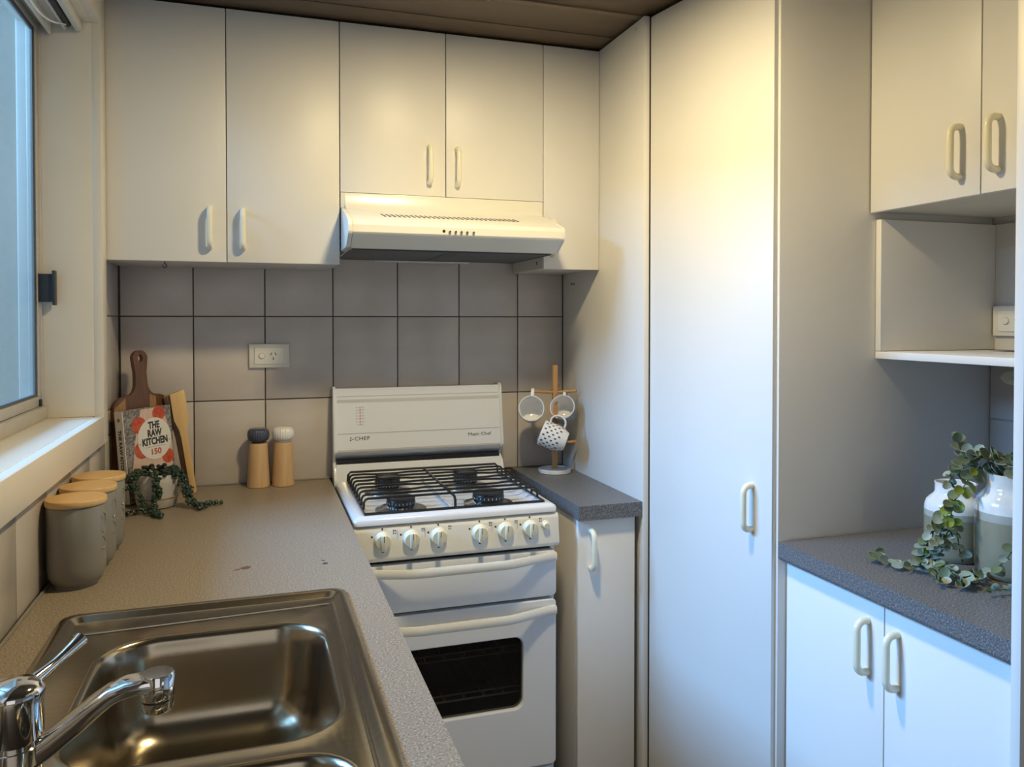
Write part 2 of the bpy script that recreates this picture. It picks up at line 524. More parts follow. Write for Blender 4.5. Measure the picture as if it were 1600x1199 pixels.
# far sash (closed), frosted
YM = -1.16
m = MB()
m.box(XG-0.020, XG, YM, WY1-0.013, WZ0+0.031, WZ0+0.055, 0.002)
m.box(XG-0.020, XG, YM, WY1-0.013, WZ1-0.030, WZ1-0.013, 0.002)
m.box(XG-0.020, XG, WY1-0.030, WY1-0.013, WZ0+0.055, WZ1-0.030, 0.002)
m.box(XG-0.020, XG, YM, YM+0.018, WZ0+0.055, WZ1-0.030, 0.002)
sash = m.done('sash_frame', M_ALU, win, smooth=True)
m = MB()
m.box(XG-0.010, XG-0.002, WY1-0.042, WY1-0.030, WZ0+0.055, WZ1-0.030, 0.001)
m.box(XG-0.010, XG-0.002, YM+0.018, WY1-0.042, WZ0+0.055, WZ0+0.062, 0.001)
m.box(XG-0.010, XG-0.002, YM+0.018, WY1-0.042, WZ1-0.040, WZ1-0.030, 0.001)
m.done('gasket', M_GASKET, sash, smooth=True)
m = MB()
m.box(XG-0.008, XG-0.004, YM+0.018, WY1-0.040, WZ0+0.060, WZ1-0.036)
m.done('pane', M_FROST, sash)
m = MB()
m.box(XG-0.002, XG+0.034, WY1-0.026, WY1-0.018, 1.432, 1.498, 0.002)
m.box(XG+0.030, XG+0.036, WY1-0.034, WY1-0.010, 1.424, 1.506, 0.002)
m.done('window_latch', M_LATCH, sash, smooth=True)
MB().box(XG, XG+0.006, WY1-0.030, WY1-0.022, WZ0+0.032, WZ0+0.048, 0.001).done('sash_roller', M_LATCH, sash, smooth=True)
MB().box(-0.243, -0.157, WY1+0.008, WY1+0.021, WZ0-0.02, WZ1+0.03).done('dark_reveal_slab', M_MORTAR, win)  # dark slab added to dim the sky-lit reveal behind the pane
# near sash, frosted too
m = MB()
m.box(XG-0.042, XG-0.022, WY0+0.013, YM+0.02, WZ0+0.031, WZ0+0.055, 0.002)
m.box(XG-0.042, XG-0.022, WY0+0.013, YM+0.02, WZ1-0.030, WZ1-0.013, 0.002)
m.box(XG-0.042, XG-0.022, WY0+0.013, WY0+0.03, WZ0+0.055, WZ1-0.030, 0.002)
m.box(XG-0.042, XG-0.022, YM+0.002, YM+0.02, WZ0+0.055, WZ1-0.030, 0.002)
sash2 = m.done('sash_frame', M_ALU, win, smooth=True)
MB().box(XG-0.030, XG-0.026, WY0+0.03, YM+0.002, WZ0+0.055, WZ1-0.030).done('pane', M_FROST, sash2)
# architrave
m = MB()
YO = -0.306
m.box(-0.001, 0.020, WY1, YO, WZ0-0.068, WZ1+0.085, 0.0015)
m.box(-0.001, 0.020, WY0-0.055, WY0, WZ0-0.068, WZ1+0.085, 0.0015)
m.box(-0.001, 0.020, WY0, WY1, WZ0-0.068, WZ0, 0.0015)
m.box(-0.001, 0.020, WY0, WY1, WZ1+0.005, WZ1+0.085, 0.0015)
struct(m.done('trim_1', M_PAINT, smooth=True))

# rolled-up blind rail with its cord, under the window head
bl = thing('blind_rail', 'white blind headrail with a looped cord at the top of the window', 'blind', (-0.05, -1.1, WZ1))
m = MB()
m.box(-0.040, -0.034, -0.78, 0.735, -0.035, 0.004, 0.001)
m.box(-0.008, -0.002, -0.78, 0.735, -0.020, 0.004, 0.001)
m.box(-0.040, 0.030, -0.78, 0.735, -0.004, 0.004, 0.001)
m.box(0.018, 0.030, -0.78, 0.735, -0.022, -0.004, 0.001)
m.done('headrail', M_PVC, bl, smooth=True)
MB().tube([(0.005, -0.6, -0.012), (0.005, 0.715, -0.012)], 0.008, 8).done('roller_tube', M_GAP, bl, smooth=True)
pts = []
for k in range(17):
    t = k/16
    pts.append((-0.022+0.026*t, 0.35+0.36*t, -0.016-0.05*math.sin(PI*min(1, t*1.0))*(1 - 0.3*t)))
MB().tube(pts, 0.0022, 6).done('cord', M_MUG, bl, smooth=True)

# block wall outside, seen blurred through the frosted pane, and the eave over the window
ow = MB().box(-3.2, -0.26, 1.06, 1.16, 0.0, 2.05).done('garden_wall', M_MORTAR)
tag(ow, 'block wall outside, blurred behind the frosted window pane', 'wall')
blk = None
for r_ in range(7):
    for c_ in range(7):
        x = -2.98+c_*0.42+(0.21 if r_ % 2 else 0)
        if x > -0.4:
            continue
        z = 0.845+r_*0.19
        if blk is None:
            blk = MB().box(-0.205, 0.205, -0.012, 0.012, -0.090, 0.090, 0.006).done('block', M_BRICK, ow, loc=(x, 1.06, z))
        else:
            share(blk, loc=(x, 1.06, z))
struct(MB().box(-0.66, -0.245, -3.0, 1.0, 2.43, 2.49, 0.004).done('eave', M_PAINT))

# ------------------------------------------------------------------ D handle prototype
def handle_mesh():
    hh, st, r, rc = 0.0495, 0.027, 0.0072, 0.017
    pts = [(0, 0.0, -hh), (0, -(st-rc), -hh)]
    for k in range(1, 6):
        a = R(90*k/5)
        pts.append((0, -(st-rc)-rc*math.sin(a), -hh+rc*(1-math.cos(a))))
    pts += [(p[0], p[1], -p[2]) for p in pts[::-1]]
    m = MB()
    m.tube(pts, r, 12)
    return m
HANDLE = None
def handle(parent, loc, rot=0.0):
    global HANDLE
    if HANDLE is None:
        HANDLE = handle_mesh().done('handle', M_CREAM, parent, smooth=True, loc=loc, rot=(0, 0, rot))
        return HANDLE
    o = share(HANDLE, loc=loc, rot=(0, 0, rot))
    o.parent = parent
    return o

# ------------------------------------------------------------------ cabinets on the back wall
ZU, ZT, YD = 1.540, 2.199, -0.302
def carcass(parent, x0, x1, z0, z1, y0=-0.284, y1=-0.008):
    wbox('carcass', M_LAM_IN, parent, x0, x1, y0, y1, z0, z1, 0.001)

c1 = thing('wall_cabinet', 'white wall cabinet with two plain doors in the corner beside the window', 'cabinet', (0.30, -0.15, ZU))
carcass(c1, 0.006, 0.590, ZU+0.002, ZT-0.001)
d = wbox('door', M_LAM, c1, 0.012, 0.3010, YD, -0.286, ZU, ZT-0.002, 0.0016)
handle(d, (0.262-c1.location.x, YD-c1.location.y, 1.628-ZU))
wbox('door_scuff', M_GREYLINE, d, 0.549, 0.552, YD-0.0004, YD+0.0005, 2.003, 2.010, 0.0002)
d = wbox('door', M_LAM, c1, 0.3032, 0.5905, YD, -0.286, ZU, ZT-0.002, 0.0016)
handle(d, (0.342-c1.location.x, YD-c1.location.y, 1.626-ZU))
# small screw hook beneath
m = MB()
m.tube([(0, 0, 0.003), (0, 0, -0.006)] + [(0.005*math.sin(R(a)), 0, -0.011+0.005*math.cos(R(a))) for a in range(0, 330, 30)], 0.0012, 6)
m.done('cup_hook', M_BLACK, c1, smooth=True, loc=(0.151-0.30, -0.285+0.15, 0.0))

c2 = thing('wall_cabinet', 'short white cabinet with two doors directly above the range hood', 'cabinet', (0.886, -0.15, 1.737))
carcass(c2, 0.592, 1.1800, 1.739, ZT-0.001)
d = wbox('door', M_LAM, c2, 0.5930, 0.8850, YD, -0.286, 1.7375, ZT-0.002, 0.0016)
handle(d, (0.838-0.886, YD+0.15, 1.825-1.737))
d = wbox('door', M_LAM, c2, 0.8872, 1.1790, YD, -0.286, 1.7375, ZT-0.002, 0.0016)
handle(d, (0.918-0.886, YD+0.15, 1.823-1.737))

c3 = thing('wall_cabinet', 'narrow white wall cabinet with one door, right of the range hood', 'cabinet', (1.27, -0.15, ZU))
carcass(c3, 1.1815, 1.3585, ZU+0.002, ZT-0.001)
d = wbox('door', M_LAM, c3, 1.1812, 1.3590, YD, -0.286, ZU, ZT-0.002, 0.0016)
handle(d, (1.208-1.27, YD+0.15, 1.630-ZU))
wbox('hinge_hole', M_GAP, c3, 1.1808, 1.1818, -0.245, -0.238, 1.556, 1.566)

# ------------------------------------------------------------------ range hood
hood = thing('range_hood', 'cream slimline range hood with vent slots above the cooker', 'range hood', (0.886, -0.2, 1.575))
HX0, HX1 = 0.5935, 1.1785
prof = [(-0.006, 1.575), (-0.425, 1.575), (-0.474, 1.606), (-0.478, 1.612), (-0.478, 1.630), (-0.472, 1.641), (-0.395, 1.667), (-0.335, 1.684), (-0.312, 1.693), (-0.304, 1.708), (-0.302, 1.735), (-0.006, 1.735)]
t = MB().prism(prof, 0, HX0+0.012, HX1-0.006, 0.0)
t.done('canopy', M_HOOD, hood, smooth=True, off=hood.location, angle=28)
for x0, x1 in ((HX0, HX0+0.0115), (HX1-0.0055, HX1)):
    pr2 = [(-0.306, 1.576), (-0.428, 1.577), (-0.476, 1.606), (-0.480, 1.613), (-0.480, 1.631), (-0.473, 1.643), (-0.395, 1.669), (-0.335, 1.686), (-0.306, 1.694)]
    MB().prism(pr2, 0, x0, x1, 0.002).done('end_cap', M_HOOD, hood, smooth=True, off=hood.location)
wbox('upstand', M_HOOD, hood, HX0, HX1, -0.3015, -0.007, 1.6945, 1.7365, 0.001)
# vent slots, slanted, cut look: dark recessed inserts
m = MB()
for k in range(29):
    x = 0.694+0.368*k/28
    a0 = Vector((x+0.0034, -0.413, 1.6609+0.0008))
    a1 = Vector((x-0.0034, -0.385, 1.6698+0.0008))
    wv = Vector((0.0024, 0, 0))
    up = Vector((0, -0.2, 0.97))*0.0004
    vs = [m.bm.verts.new(q) for q in (a0-wv+up, a0+wv+up, a1+wv+up, a1-wv+up)]
    vb = [m.bm.verts.new(q) for q in (a0-wv-up*3, a0+wv-up*3, a1+wv-up*3, a1-wv-up*3)]
    m.bm.faces.new(vs)
    m.bm.faces.new(vb[::-1])
    for i in range(4):
        m.bm.faces.new((vs[i], vs[(i+1) % 4], vb[(i+1) % 4], vb[i]))
o = m.done('vent_slots', M_BLACK, hood, off=hood.location)
o['kind'] = 'stuff'
bx = [0.8395, 0.8549, 0.8703, 0.8858, 0.9013, 0.9187]
btn = None
for i, x in enumerate(bx):
    if i == 0:
        MB().lathe([(0, 0), (0.004, 0), (0.004, 0.002), (0, 0.002)], n=12).done('indicator', M_BLACK, hood, smooth=True, loc=(x-0.886, -0.477+0.2, 1.6205-1.575), rot=(R(90), 0, 0))
    elif btn is None:
        btn = MB().lathe([(0, 0), (0.0040, 0), (0.0040, 0.004), (0.0028, 0.0065), (0, 0.0065)], n=12).done('button', M_CHROME, hood, smooth=True, loc=(x-0.886, -0.477+0.2, 1.619-1.575), rot=(R(90), 0, 0))
        bez = MB().lathe([(0, 0), (0.0055, 0), (0.0055, 0.001), (0, 0.001)], n=12).done('button_bezel', M_BLACK, btn, loc=(0, 0, -0.0003))
    else:
        b2 = share(btn, loc=(x-0.886, -0.477+0.2, 1.619-1.575))
        share(bez, parent=b2)
for x0, x1 in ((0.615, 0.872), (0.880, 1.160)):
    f = wbox('grease_filter', M_FILTER, hood, x0, x1, -0.405, -0.075, 1.5725, 1.5752, 0.001)
    m = MB()
    m.box(x0, x1, -0.412, -0.405, 1.5715, 1.5755)
    m.box(x0, x1, -0.075, -0.068, 1.5715, 1.5755)
    m.box(x0-0.004, x0, -0.412, -0.068, 1.5715, 1.5755)
    m.box(x1, x1+0.003, -0.412, -0.068, 1.5715, 1.5755)
    m.done('filter_frame', M_DARK, f, off=hood.location)
wbox('lamp_cover', M_LENS, hood, 0.72, 1.02, -0.058, -0.015, 1.569, 1.5755, 0.002)

# ------------------------------------------------------------------ tall pantry cupboard
pan = thing('pantry_cupboard', 'tall white pantry cupboard, one full-height door turned slightly to the room', 'cupboard', (1.40, -0.60, 0.0))
wbox('side_panel', M_LAM, pan, 1.360, 1.3755, -0.590, -0.007, 0.0, ZT, 0.0012)
ang = R(10)
MB().box(0, 0.016, -0.432, 0.0, 0.045, ZT-0.003, 0.0014).done('door', M_LAM, pan, smooth=True, loc=(1.3775-1.40, -0.5925+0.60, 0), rot=(0, 0, ang))
pd = bpy.data.objects[[o.name for o in pan.children if o.name.startswith('door')][0]]
handle(pd, (0.0, -0.373, 0.964), R(-90))
wbox('gap_shade_strip', M_GAP, pan, 1.3765, 1.3890, -0.590, -0.572, 0.03, ZT-0.004)  # dark strip standing in for the shaded gap beside the door
m = MB().box(1.464, XR-0.001, -1.0245, -1.009, 0.0, ZT, 0.0012)
m.done('end_panel', M_LAM, pan, smooth=True, off=pan.location)
MB().lathe([(0, 0), (0.006, 0), (0.006, 0.0008), (0, 0.0008)], n=14).done('screw_cap', M_LAM_IN, pan, loc=(1.36-1.40, -0.541+0.60, 2.180), rot=(0, R(-90), 0))
m = MB().tube([(1.3605, -0.095, 1.510), (1.352, -0.097, 1.507), (1.350, -0.110, 1.504), (1.350, -0.128, 1.504), (1.351, -0.132, 1.508)], 0.0012, 6)
m.done('cup_hook', M_BLACK, pan, smooth=True, off=pan.location)

# ------------------------------------------------------------------ left worktop, sink, tap
BX = 0.587
top = thing('worktop', 'long speckled grey-beige laminate worktop under the window', 'worktop', (0.29, -1.1, 0.9))
SX0, SX1, SY0, SY1 = 0.078, 0.518, -1.93, -1.050
m = MB()
m.box(0.003, SX0, -2.30, -0.009, 0.862, 0.9)
m.box(SX1, BX, -2.30, -0.009, 0.862, 0.9, 0.0)
m.box(SX0, SX1, SY1, -0.009, 0.862, 0.9)
m.box(SX0, SX1, -2.30, SY0, 0.862, 0.9)
m.done('top', M_TOP, top, off=top.location)
m = MB()
m.box(0.0045, 0.010, -2.30, -0.012, 0.9, 0.9035, 0.001)
m.box(0.010, 0.587, -0.014, -0.0065, 0.9, 0.9035, 0.001)
m.done('sealant', M_CANIST, top, off=top.location)
def blob(name, cx, cy, a, b, rot, mt, par, z):
    m = MB()
    n = 12
    pts = []
    for k in range(n):
        q = 2*PI*k/n
        rr = 1+0.22*random.uniform(-1, 1)
        x, y = a*rr*math.cos(q), b*rr*math.sin(q)
        pts.append((cx+x*math.cos(rot)-y*math.sin(rot), cy+x*math.sin(rot)+y*math.cos(rot)))
    m.prism(pts, 2, z, z+0.0006)
    return m.done(name, mt, par, off=par.location)
blob('worktop_chip', 0.3510, -0.853, 0.0120, 0.0085, 0.5, M_STAIN, top, 0.9)
blob('worktop_chip', 0.3350, -0.860, 0.0075, 0.0018, 0.5, M_STAIN, top, 0.9)
blob('worktop_chip', 0.5030, -0.873, 0.0060, 0.0055, 0.2, M_GAP, top, 0.9)
blob('worktop_chip', 0.5000, -0.852, 0.0040, 0.0012, -0.7, M_GAP, top, 0.9)

sink = thing('sink', 'stainless steel inset sink with two bowls in the worktop', 'sink', (0.29, -1.5, 0.9))
def loop(bm, pts, z):
    return [bm.verts.new((p[0], p[1], z)) for p in pts]
def bridge(bm, A, B_):
    n = len(A)
    for k in range(n):
        bm.faces.new((A[k], A[(k+1) % n], B_[(k+1) % n], B_[k]))
N = 8
m = MB()
ox0, ox1, oy0, oy1 = 0.066, 0.526, -1.945, -1.036
prev = None
for ins, z, r in ((0, 0.9004, 0.030), (0.004, 0.9050, 0.028), (0.012, 0.9062, 0.024), (0.018, 0.9052, 0.020), (0.026, 0.8985, 0.016), (0.030, 0.8972, 0.014)):
    L = loop(m.bm, rrect(ox0+ins, ox1-ins, oy0+ins, oy1-ins, r, N), z)
    if prev:
        bridge(m.bm, prev, L)
    prev = L
DZ = 0.8972
edges = []
def ring_edges(L):
    return [m.bm.edges.get((L[k], L[(k+1) % len(L)])) or m.bm.edges.new((L[k], L[(k+1) % len(L)])) for k in range(len(L))]
edges += ring_edges(prev)
bowls = ((0.153, 0.473, -1.536, -1.166, 0.075), (0.200, 0.473, -1.850, -1.577, 0.060))
rims = []
for bx0, bx1, by0, by1, br in bowls:
    L = loop(m.bm, rrect(bx0-0.008, bx1+0.008, by0-0.008, by1+0.008, br+0.008, N), DZ)
    rims.append(L)
    edges += ring_edges(L)
bmesh.ops.triangle_fill(m.bm, use_beauty=True, use_dissolve=False, edges=edges)
for (bx0, bx1, by0, by1, br), L in zip(bowls, rims):
    prev = L
    dp = 0.150
    steps = [(-0.004, 0.0008, 0), (0.0, -0.002, 0), (0.003, -0.008, 0), (0.008, -0.03, 0), (0.016, -dp+0.05, 0), (0.022, -dp+0.028, 0), (0.034, -dp+0.012, 0), (0.050, -dp+0.003, 0), (0.070, -dp, 0)]
    for ins, z, _ in steps:
        r = max(0.012, br-ins*0.55)
        q = loop(m.bm, rrect(bx0+ins, bx1-ins, by0+ins, by1-ins, r, N), DZ+z)
        bridge(m.bm, prev, q)
        prev = q
    cx, cy = (bx0+bx1)/2, (by0+by1)/2
    q = []
    for p in prev:
        dv = Vector((p.co.x-cx, p.co.y-cy)).normalized()*0.045
        q.append(m.bm.verts.new((cx+dv.x, cy+dv.y, DZ-dp-0.003)))
    bridge(m.bm, prev, q)
    m.bm.faces.new(q)
m.done('basin', M_STEEL, sink, smooth=True, off=sink.location, angle=60)
# pressed ledge lines beside the main bowl
m = MB()
m.tube([(0.100, -1.118, DZ), (0.490, -1.096, DZ)], 0.0026, 8)
m.tube([(0.497, -1.10, DZ), (0.497, -1.90, DZ)], 0.0030, 8)
m.done('pressed_ridge', M_STEEL, sink, smooth=True, off=sink.location)
for bx0, bx1, by0, by1, br in bowls:
    m = MB()
    m.lathe([(0.0, 0.002), (0.012, 0.0015), (0.026, 0.001), (0.036, 0.003), (0.042, 0.0035), (0.044, 0.001)], ((bx0+bx1)/2, (by0+by1)/2, DZ-0.153+0.0005), 24)
    m.done('drain', M_CHROME, sink, smooth=True, off=sink.location)

tap = thing('tap', 'chrome single-lever mixer tap with a flat spout over the sink', 'tap', (0.130, -1.556, DZ))
MB().lathe([(0.0, 0.0), (0.029, 0.0), (0.030, 0.004), (0.027, 0.012), (0.0265, 0.032), (0.0285, 0.034), (0.0285, 0.052), (0.0270, 0.053), (0.0270, 0.058), (0, 0.058)], n=40).done('tap_base', M_CHROME, tap, smooth=True)
MB().lathe([(0.0, 0.058), (0.0275, 0.058), (0.0285, 0.060), (0.0285, 0.098), (0.0300, 0.104), (0.0295, 0.109), (0.0240, 0.1145), (0.012, 0.1170), (0, 0.1175)], n=40).done('tap_body', M_CHROME, tap, smooth=True)
m = MB()
dv = Vector((0.52, 0.85, 0)).normalized()
pts, rad = [], []
for k in range(9):
    t_ = k/8
    pts.append(dv*(0.020+0.074*t_)+Vector((0, 0, 0.105+0.014*t_+0.006*t_*t_)))
    rad.append(0.0072-0.0022*math.sin(PI*min(1, t_*1.0))**2+(0.0008 if k == 8 else 0))
m.tube(pts, rad, 12)
m.done('lever', M_CHROME, tap, smooth=True)
m = MB()
path = [(0.016, 0.036, 0.0145, 0.0115), (0.036, 0.049, 0.015, 0.011), (0.060, 0.067, 0.0155, 0.0105), (0.080, 0.083, 0.016, 0.0095), (0.094, 0.0925, 0.0165, 0.0088), (0.108, 0.0970, 0.0168, 0.0082), (0.128, 0.0985, 0.0168, 0.0080), (0.146, 0.0985, 0.0165, 0.0078)]
prev = None
for i, (x, z, hw, hz) in enumerate(path):
    x2, z2 = path[min(i+1, len(path)-1)][:2]
    x1, z1 = path[max(i-1, 0)][:2]
    d2 = Vector((x2-x1, 0, z2-z1)).normalized()
    nz = Vector((-d2.z, 0, d2.x))
    ring = []
    for k in range(20):
        a = 2*PI*k/20
        ca, sa = math.cos(a), math.sin(a)
        yy = hw*math.copysign(abs(ca)**0.45, ca)
        zz = hz*math.copysign(abs(sa)**0.45, sa)
        ring.append(m.bm.verts.new(Vector((x, yy, z))+nz*zz))
    if prev:
        bridge(m.bm, prev, ring)
    else:
        m.bm.faces.new(ring[::-1])
    prev = ring
m.bm.faces.new(prev)
m.done('spout', M_CHROME, tap, smooth=True)
HX = 0.138
MB().lathe([(0, 0.0), (0.0155, 0.0), (0.0165, 0.002), (0.0165, 0.011), (0, 0.011)], (HX, 0, 0.068), 28).done('aerator', M_CHROME, tap, smooth=True)
MB().lathe([(0, 0.0), (0.0155, 0.0), (0.0155, 0.0022), (0, 0.0022)], (HX, 0, 0.079), 28).done('seal_ring', M_BLACK, tap, smooth=True)
MB().lathe([(0, 0.0), (0.0170, 0.0), (0.0175, 0.002), (0.0175, 0.0245), (0.0160, 0.0270), (0, 0.0270)], (HX, 0, 0.0812), 28).done('spout_head', M_CHROME, tap, smooth=True)

sb = thing('base_cabinet', 'long white base cabinet beneath the sink worktop', 'cabinet', (0.29, -1.1, 0.0))
m = MB()
m.box(0.54, 0.556, -2.28, -0.012, 0.10, 0.861)
m.box(0.01, 0.54, -2.28, -2.264, 0.0, 0.861)
m.box(0.01, 0.54, -0.028, -0.012, 0.0, 0.861)
m.box(0.01, 0.54, -2.264, -0.028, 0.10, 0.116)
m.done('carcass', M_LAM_IN, sb, off=sb.location)
wbox('kickboard', M_DARK, sb, 0.50, 0.516, -2.28, -0.65, 0.0, 0.10)
for k in range(4):
    y1 = -0.64-0.41*k
    d = wbox('door', M_LAM, sb, 0.557, 0.573, y1-0.407, y1, 0.105, 0.855, 0.0016)
    handle(d, (0.573-0.29, (y1-0.36 if k % 2 == 0 else y1-0.05)+1.1, 0.77), R(90))

# ------------------------------------------------------------------ cooker
ck = thing('gas_cooker', 'white upright gas cooker with black grate, six knobs and an oven', 'cooker', (0.862, -0.30, 0.0))
KX0, KX1 = 0.5955, 1.1285
def cb(name, mt, x0, x1, y0, y1, z0, z1, bev=0.0, par=None):
    return MB().box(x0, x1, y0, y1, z0, z1, bev).done(name, mt, par or ck, smooth=bev > 0, off=ck.location)
cb('side_wall', M_ENAMEL, KX0, KX0+0.012, -0.525, -0.045, 0.03, 0.880, 0.002)
cb('side_wall', M_ENAMEL, KX1-0.012, KX1, -0.525, -0.045, 0.03, 0.880, 0.002)
cb('back_plate', M_DARK, KX0+0.012, KX1-0.012, -0.055, -0.045, 0.03, 0.862)
m = MB()
m.box(KX0+0.013, KX1-0.013, -0.522, -0.056, 0.640, 0.855)
m.box(KX0+0.013, KX1-0.013, -0.522, -0.056, 0.20, 0.225)
m.box(KX0+0.013, KX0+0.06, -0.522, -0.056, 0.226, 0.639)
m.box(KX1-0.06, KX1-0.013, -0.522, -0.056, 0.226, 0.639)
m.done('oven_cavity', M_CAVITY, ck, off=ck.location)
for z in (0.395, 0.505):
    m = MB()
    for dz in (0, 0.016):
        m.tube([(KX0+0.065, -0.50, z+dz), (KX1-0.065, -0.50, z+dz)], 0.0028, 6)
    for k in range(8):
        x = KX0+0.08+k*0.053
        m.tube([(x, -0.50, z), (x, -0.10, z)], 0.0016, 5)
        m.tube([(x, -0.50, z), (x, -0.50, z+0.016)], 0.0016, 5)
    m.done('oven_rack', M_RACK, ck, smooth=True, off=ck.location)
cb('plinth', M_DARK, KX0+0.02, KX1-0.02, -0.49, -0.06, 0.0, 0.10)
cb('storage_drawer', M_ENAMEL, KX0+0.012, KX1-0.010, -0.548, -0.524, 0.06, 0.205, 0.004)

# hob: raised rim, sunken spill tray
hob = MB()
HB = [(0.0, 0.884, 0.012), (0.0, 0.894, 0.012), (0.003, 0.899, 0.011), (0.010, 0.9035, 0.010), (0.026, 0.9050, 0.010), (0.032, 0.9035, 0.008), (0.044, 0.8930, 0.012), (0.058, 0.8900, 0.016)]
prev = None
for ins, z, r in HB:
    L = loop(hob.bm, rrect(KX0+ins, KX1-ins, -0.552+ins, -0.082-ins*0.6, r, 4), z)
    if prev:
        bridge(hob.bm, prev, L)
    else:
        hob.bm.faces.new(L[::-1])
    prev = L
hob.bm.faces.new(prev)
hob_o = hob.done('hob', M_ENAMEL, ck, smooth=True, off=ck.location, angle=50)
# raised dividing rib in the tray
m = MB()
m.box(0.855, 0.867, -0.49, -0.125, 0.890, 0.8935, 0.0015)
m.done('tray_rib', M_ENAMEL, hob_o, smooth=True, off=ck.location)

# burners
for (bx_, by_), rr in (((0.735, -0.200), 0.035), ((0.733, -0.432), 0.037), ((0.968, -0.200), 0.035), ((0.970, -0.440), 0.042)):
    b = MB().lathe([(0, 0.0), (0.068, 0.0), (0.066, 0.005), (0.050, 0.010), (0.032, 0.016), (0.026, 0.017), (0, 0.017)], n=32).done('burner', M_BURNER, ck, smooth=True, loc=(bx_-0.862, by_+0.30, 0.8905), angle=50)
    hgt = 0.034 if by_ > -0.3 else 0.022
    MB().lathe([(0, 0.012), (rr*0.96, 0.012), (rr, 0.016), (rr, 0.012+hgt-0.008), (rr*0.97, 0.012+hgt-0.006), (rr*1.02, 0.012+hgt-0.005), (rr*1.0, 0.012+hgt), (rr*0.5, 0.012+hgt+0.002), (0, 0.012+hgt+0.0025)], n=36).done('burner_cap', M_BLACK, b, smooth=True)
    m = MB()
    for k in range(24):
        a = 2*PI*k/24
        c, s_ = math.cos(a), math.sin(a)
        m.tube([(c*(rr+0.0006), s_*(rr+0.0006), 0.018), (c*(rr+0.0006), s_*(rr+0.0006), 0.012+hgt-0.011)], 0.0012, 4)
    o = m.done('flame_ports', M_RACK, b)
    o['kind'] = 'stuff'
# grate
GZ = 0.9365
GX0, GX1 = 0.630, 1.095
GY0, GY1 = -0.528, -0.118
m = MB()
m.tube([(GX0, GY1, 0.908), (GX0-0.003, GY0, 0.908), (GX1+0.003, GY0, 0.908), (GX1, GY1, 0.908)], 0.0035, 8)
m.tube([(GX0, GY1, 0.910), (GX0+0.001, GY1, GZ-0.008), (GX0+0.008, GY1, GZ), (GX1-0.008, GY1, GZ), (GX1-0.001, GY1, GZ-0.008), (GX1, GY1, 0.910)], 0.0035, 8)
grate = m.done('grate', M_BLACK, ck, smooth=True, off=ck.location)
m = MB()
m.tube([(0.857, GY1, GZ-0.001), (0.857, GY0+0.012, GZ-0.001), (0.857, GY0+0.002, GZ-0.008), (0.857, GY0, 0.908)], 0.0036, 8)
m.done('grate_bar', M_BLACK, grate, smooth=True, off=ck.location)
def grate_bar(y, bend):
    m = MB()
    pts = [(GX0-0.001, y, 0.910), (GX0, y, GZ-0.009), (GX0+0.003, y, GZ-0.003), (GX0+0.010, y, GZ)]
    for cx in (0.735, 0.968):
        pts += [(cx-0.062, y, GZ), (cx-0.044, y+bend*0.7, GZ), (cx-0.03, y+bend, GZ), (cx+0.03, y+bend, GZ), (cx+0.044, y+bend*0.7, GZ), (cx+0.062, y, GZ)]
    pts += [(GX1-0.010, y, GZ), (GX1-0.003, y, GZ-0.003), (GX1, y, GZ-0.009), (GX1+0.001, y, 0.910)]
    m.tube(pts, 0.0032, 6)
    return m.done('grate_bar', M_BLACK, grate, smooth=True, off=ck.location)
for y, bend in ((-0.162, -0.010), (-0.208, 0.0), (-0.254, 0.010), (-0.300, -0.008), (-0.346, 0.008), (-0.392, -0.010), (-0.438, 0.0), (-0.484, 0.0)):
    grate_bar(y, bend)

# backguard
def ybg(z):
    return -0.048-0.024*(1.165-z)/0.18
m = MB()
m.prism([(-0.012, 0.866), (-0.012, 1.178), (-0.046, 1.180), (ybg(0.990), 0.990), (-0.060, 0.978), (-0.034, 0.962), (-0.034, 0.952), (-0.060, 0.950), (-0.078, 0.902), (-0.078, 0.866)], 0, KX0+0.007, KX1-0.008, 0.0)
bgd = m.done('backguard', M_ENAMEL, ck, smooth=True, off=ck.location, angle=20)
for x0, x1 in ((KX0-0.002, KX0+0.0068), (KX1-0.0078, KX1)):
    m = MB()
    m.prism([(-0.010, 0.866), (-0.010, 1.184), (-0.040, 1.186), (-0.051, 1.178), (-0.078, 0.992), (-0.074, 0.985), (-0.044, 0.965), (-0.044, 0.955), (-0.068, 0.940), (-0.086, 0.905), (-0.086, 0.866)], 0, x0, x1, 0.0012)
    m.done('end_trim', M_ENAMEL, bgd, smooth=True, off=ck.location)
def on_bg(name, mt, x0, x1, z0, z1, d=0.0005, par=None):
    m = MB()
    m.prism([(ybg(z0)+0.0004, z0), (ybg(z0)-d, z0), (ybg(z1)-d, z1), (ybg(z1)+0.0004, z1)], 0, x0, x1)
    return m.done(name, mt, par or bgd, off=ck.location)
on_bg('trim_line', M_GREYLINE, KX0+0.010, KX1-0.010, 1.1545, 1.1565)
on_bg('trim_line', mat('pale_grey_print', (0.56, 0.57, 0.58), 0.35, noise=(20, (0.54, 0.55, 0.56), 0.3, ONE)), KX0+0.010, KX1-0.010, 1.1365, 1.1465)
on_bg('trim_line', M_GREYLINE, KX0+0.010, KX1-0.010, 1.0425, 1.0445)
on_bg('edge_line', M_ALU, KX0+0.010, KX1-0.010, 0.991, 0.995)
cb('vent_gap', M_BLACK, KX0+0.009, KX1-0.010, -0.060, -0.0345, 0.9515, 0.9625, par=bgd)
on_bg('scale_title', M_INK, 0.6600, 0.6860, 1.1405, 1.1420)
on_bg('scale_line', M_RED, 0.6735, 0.6748, 1.068, 1.1235)
m = MB()
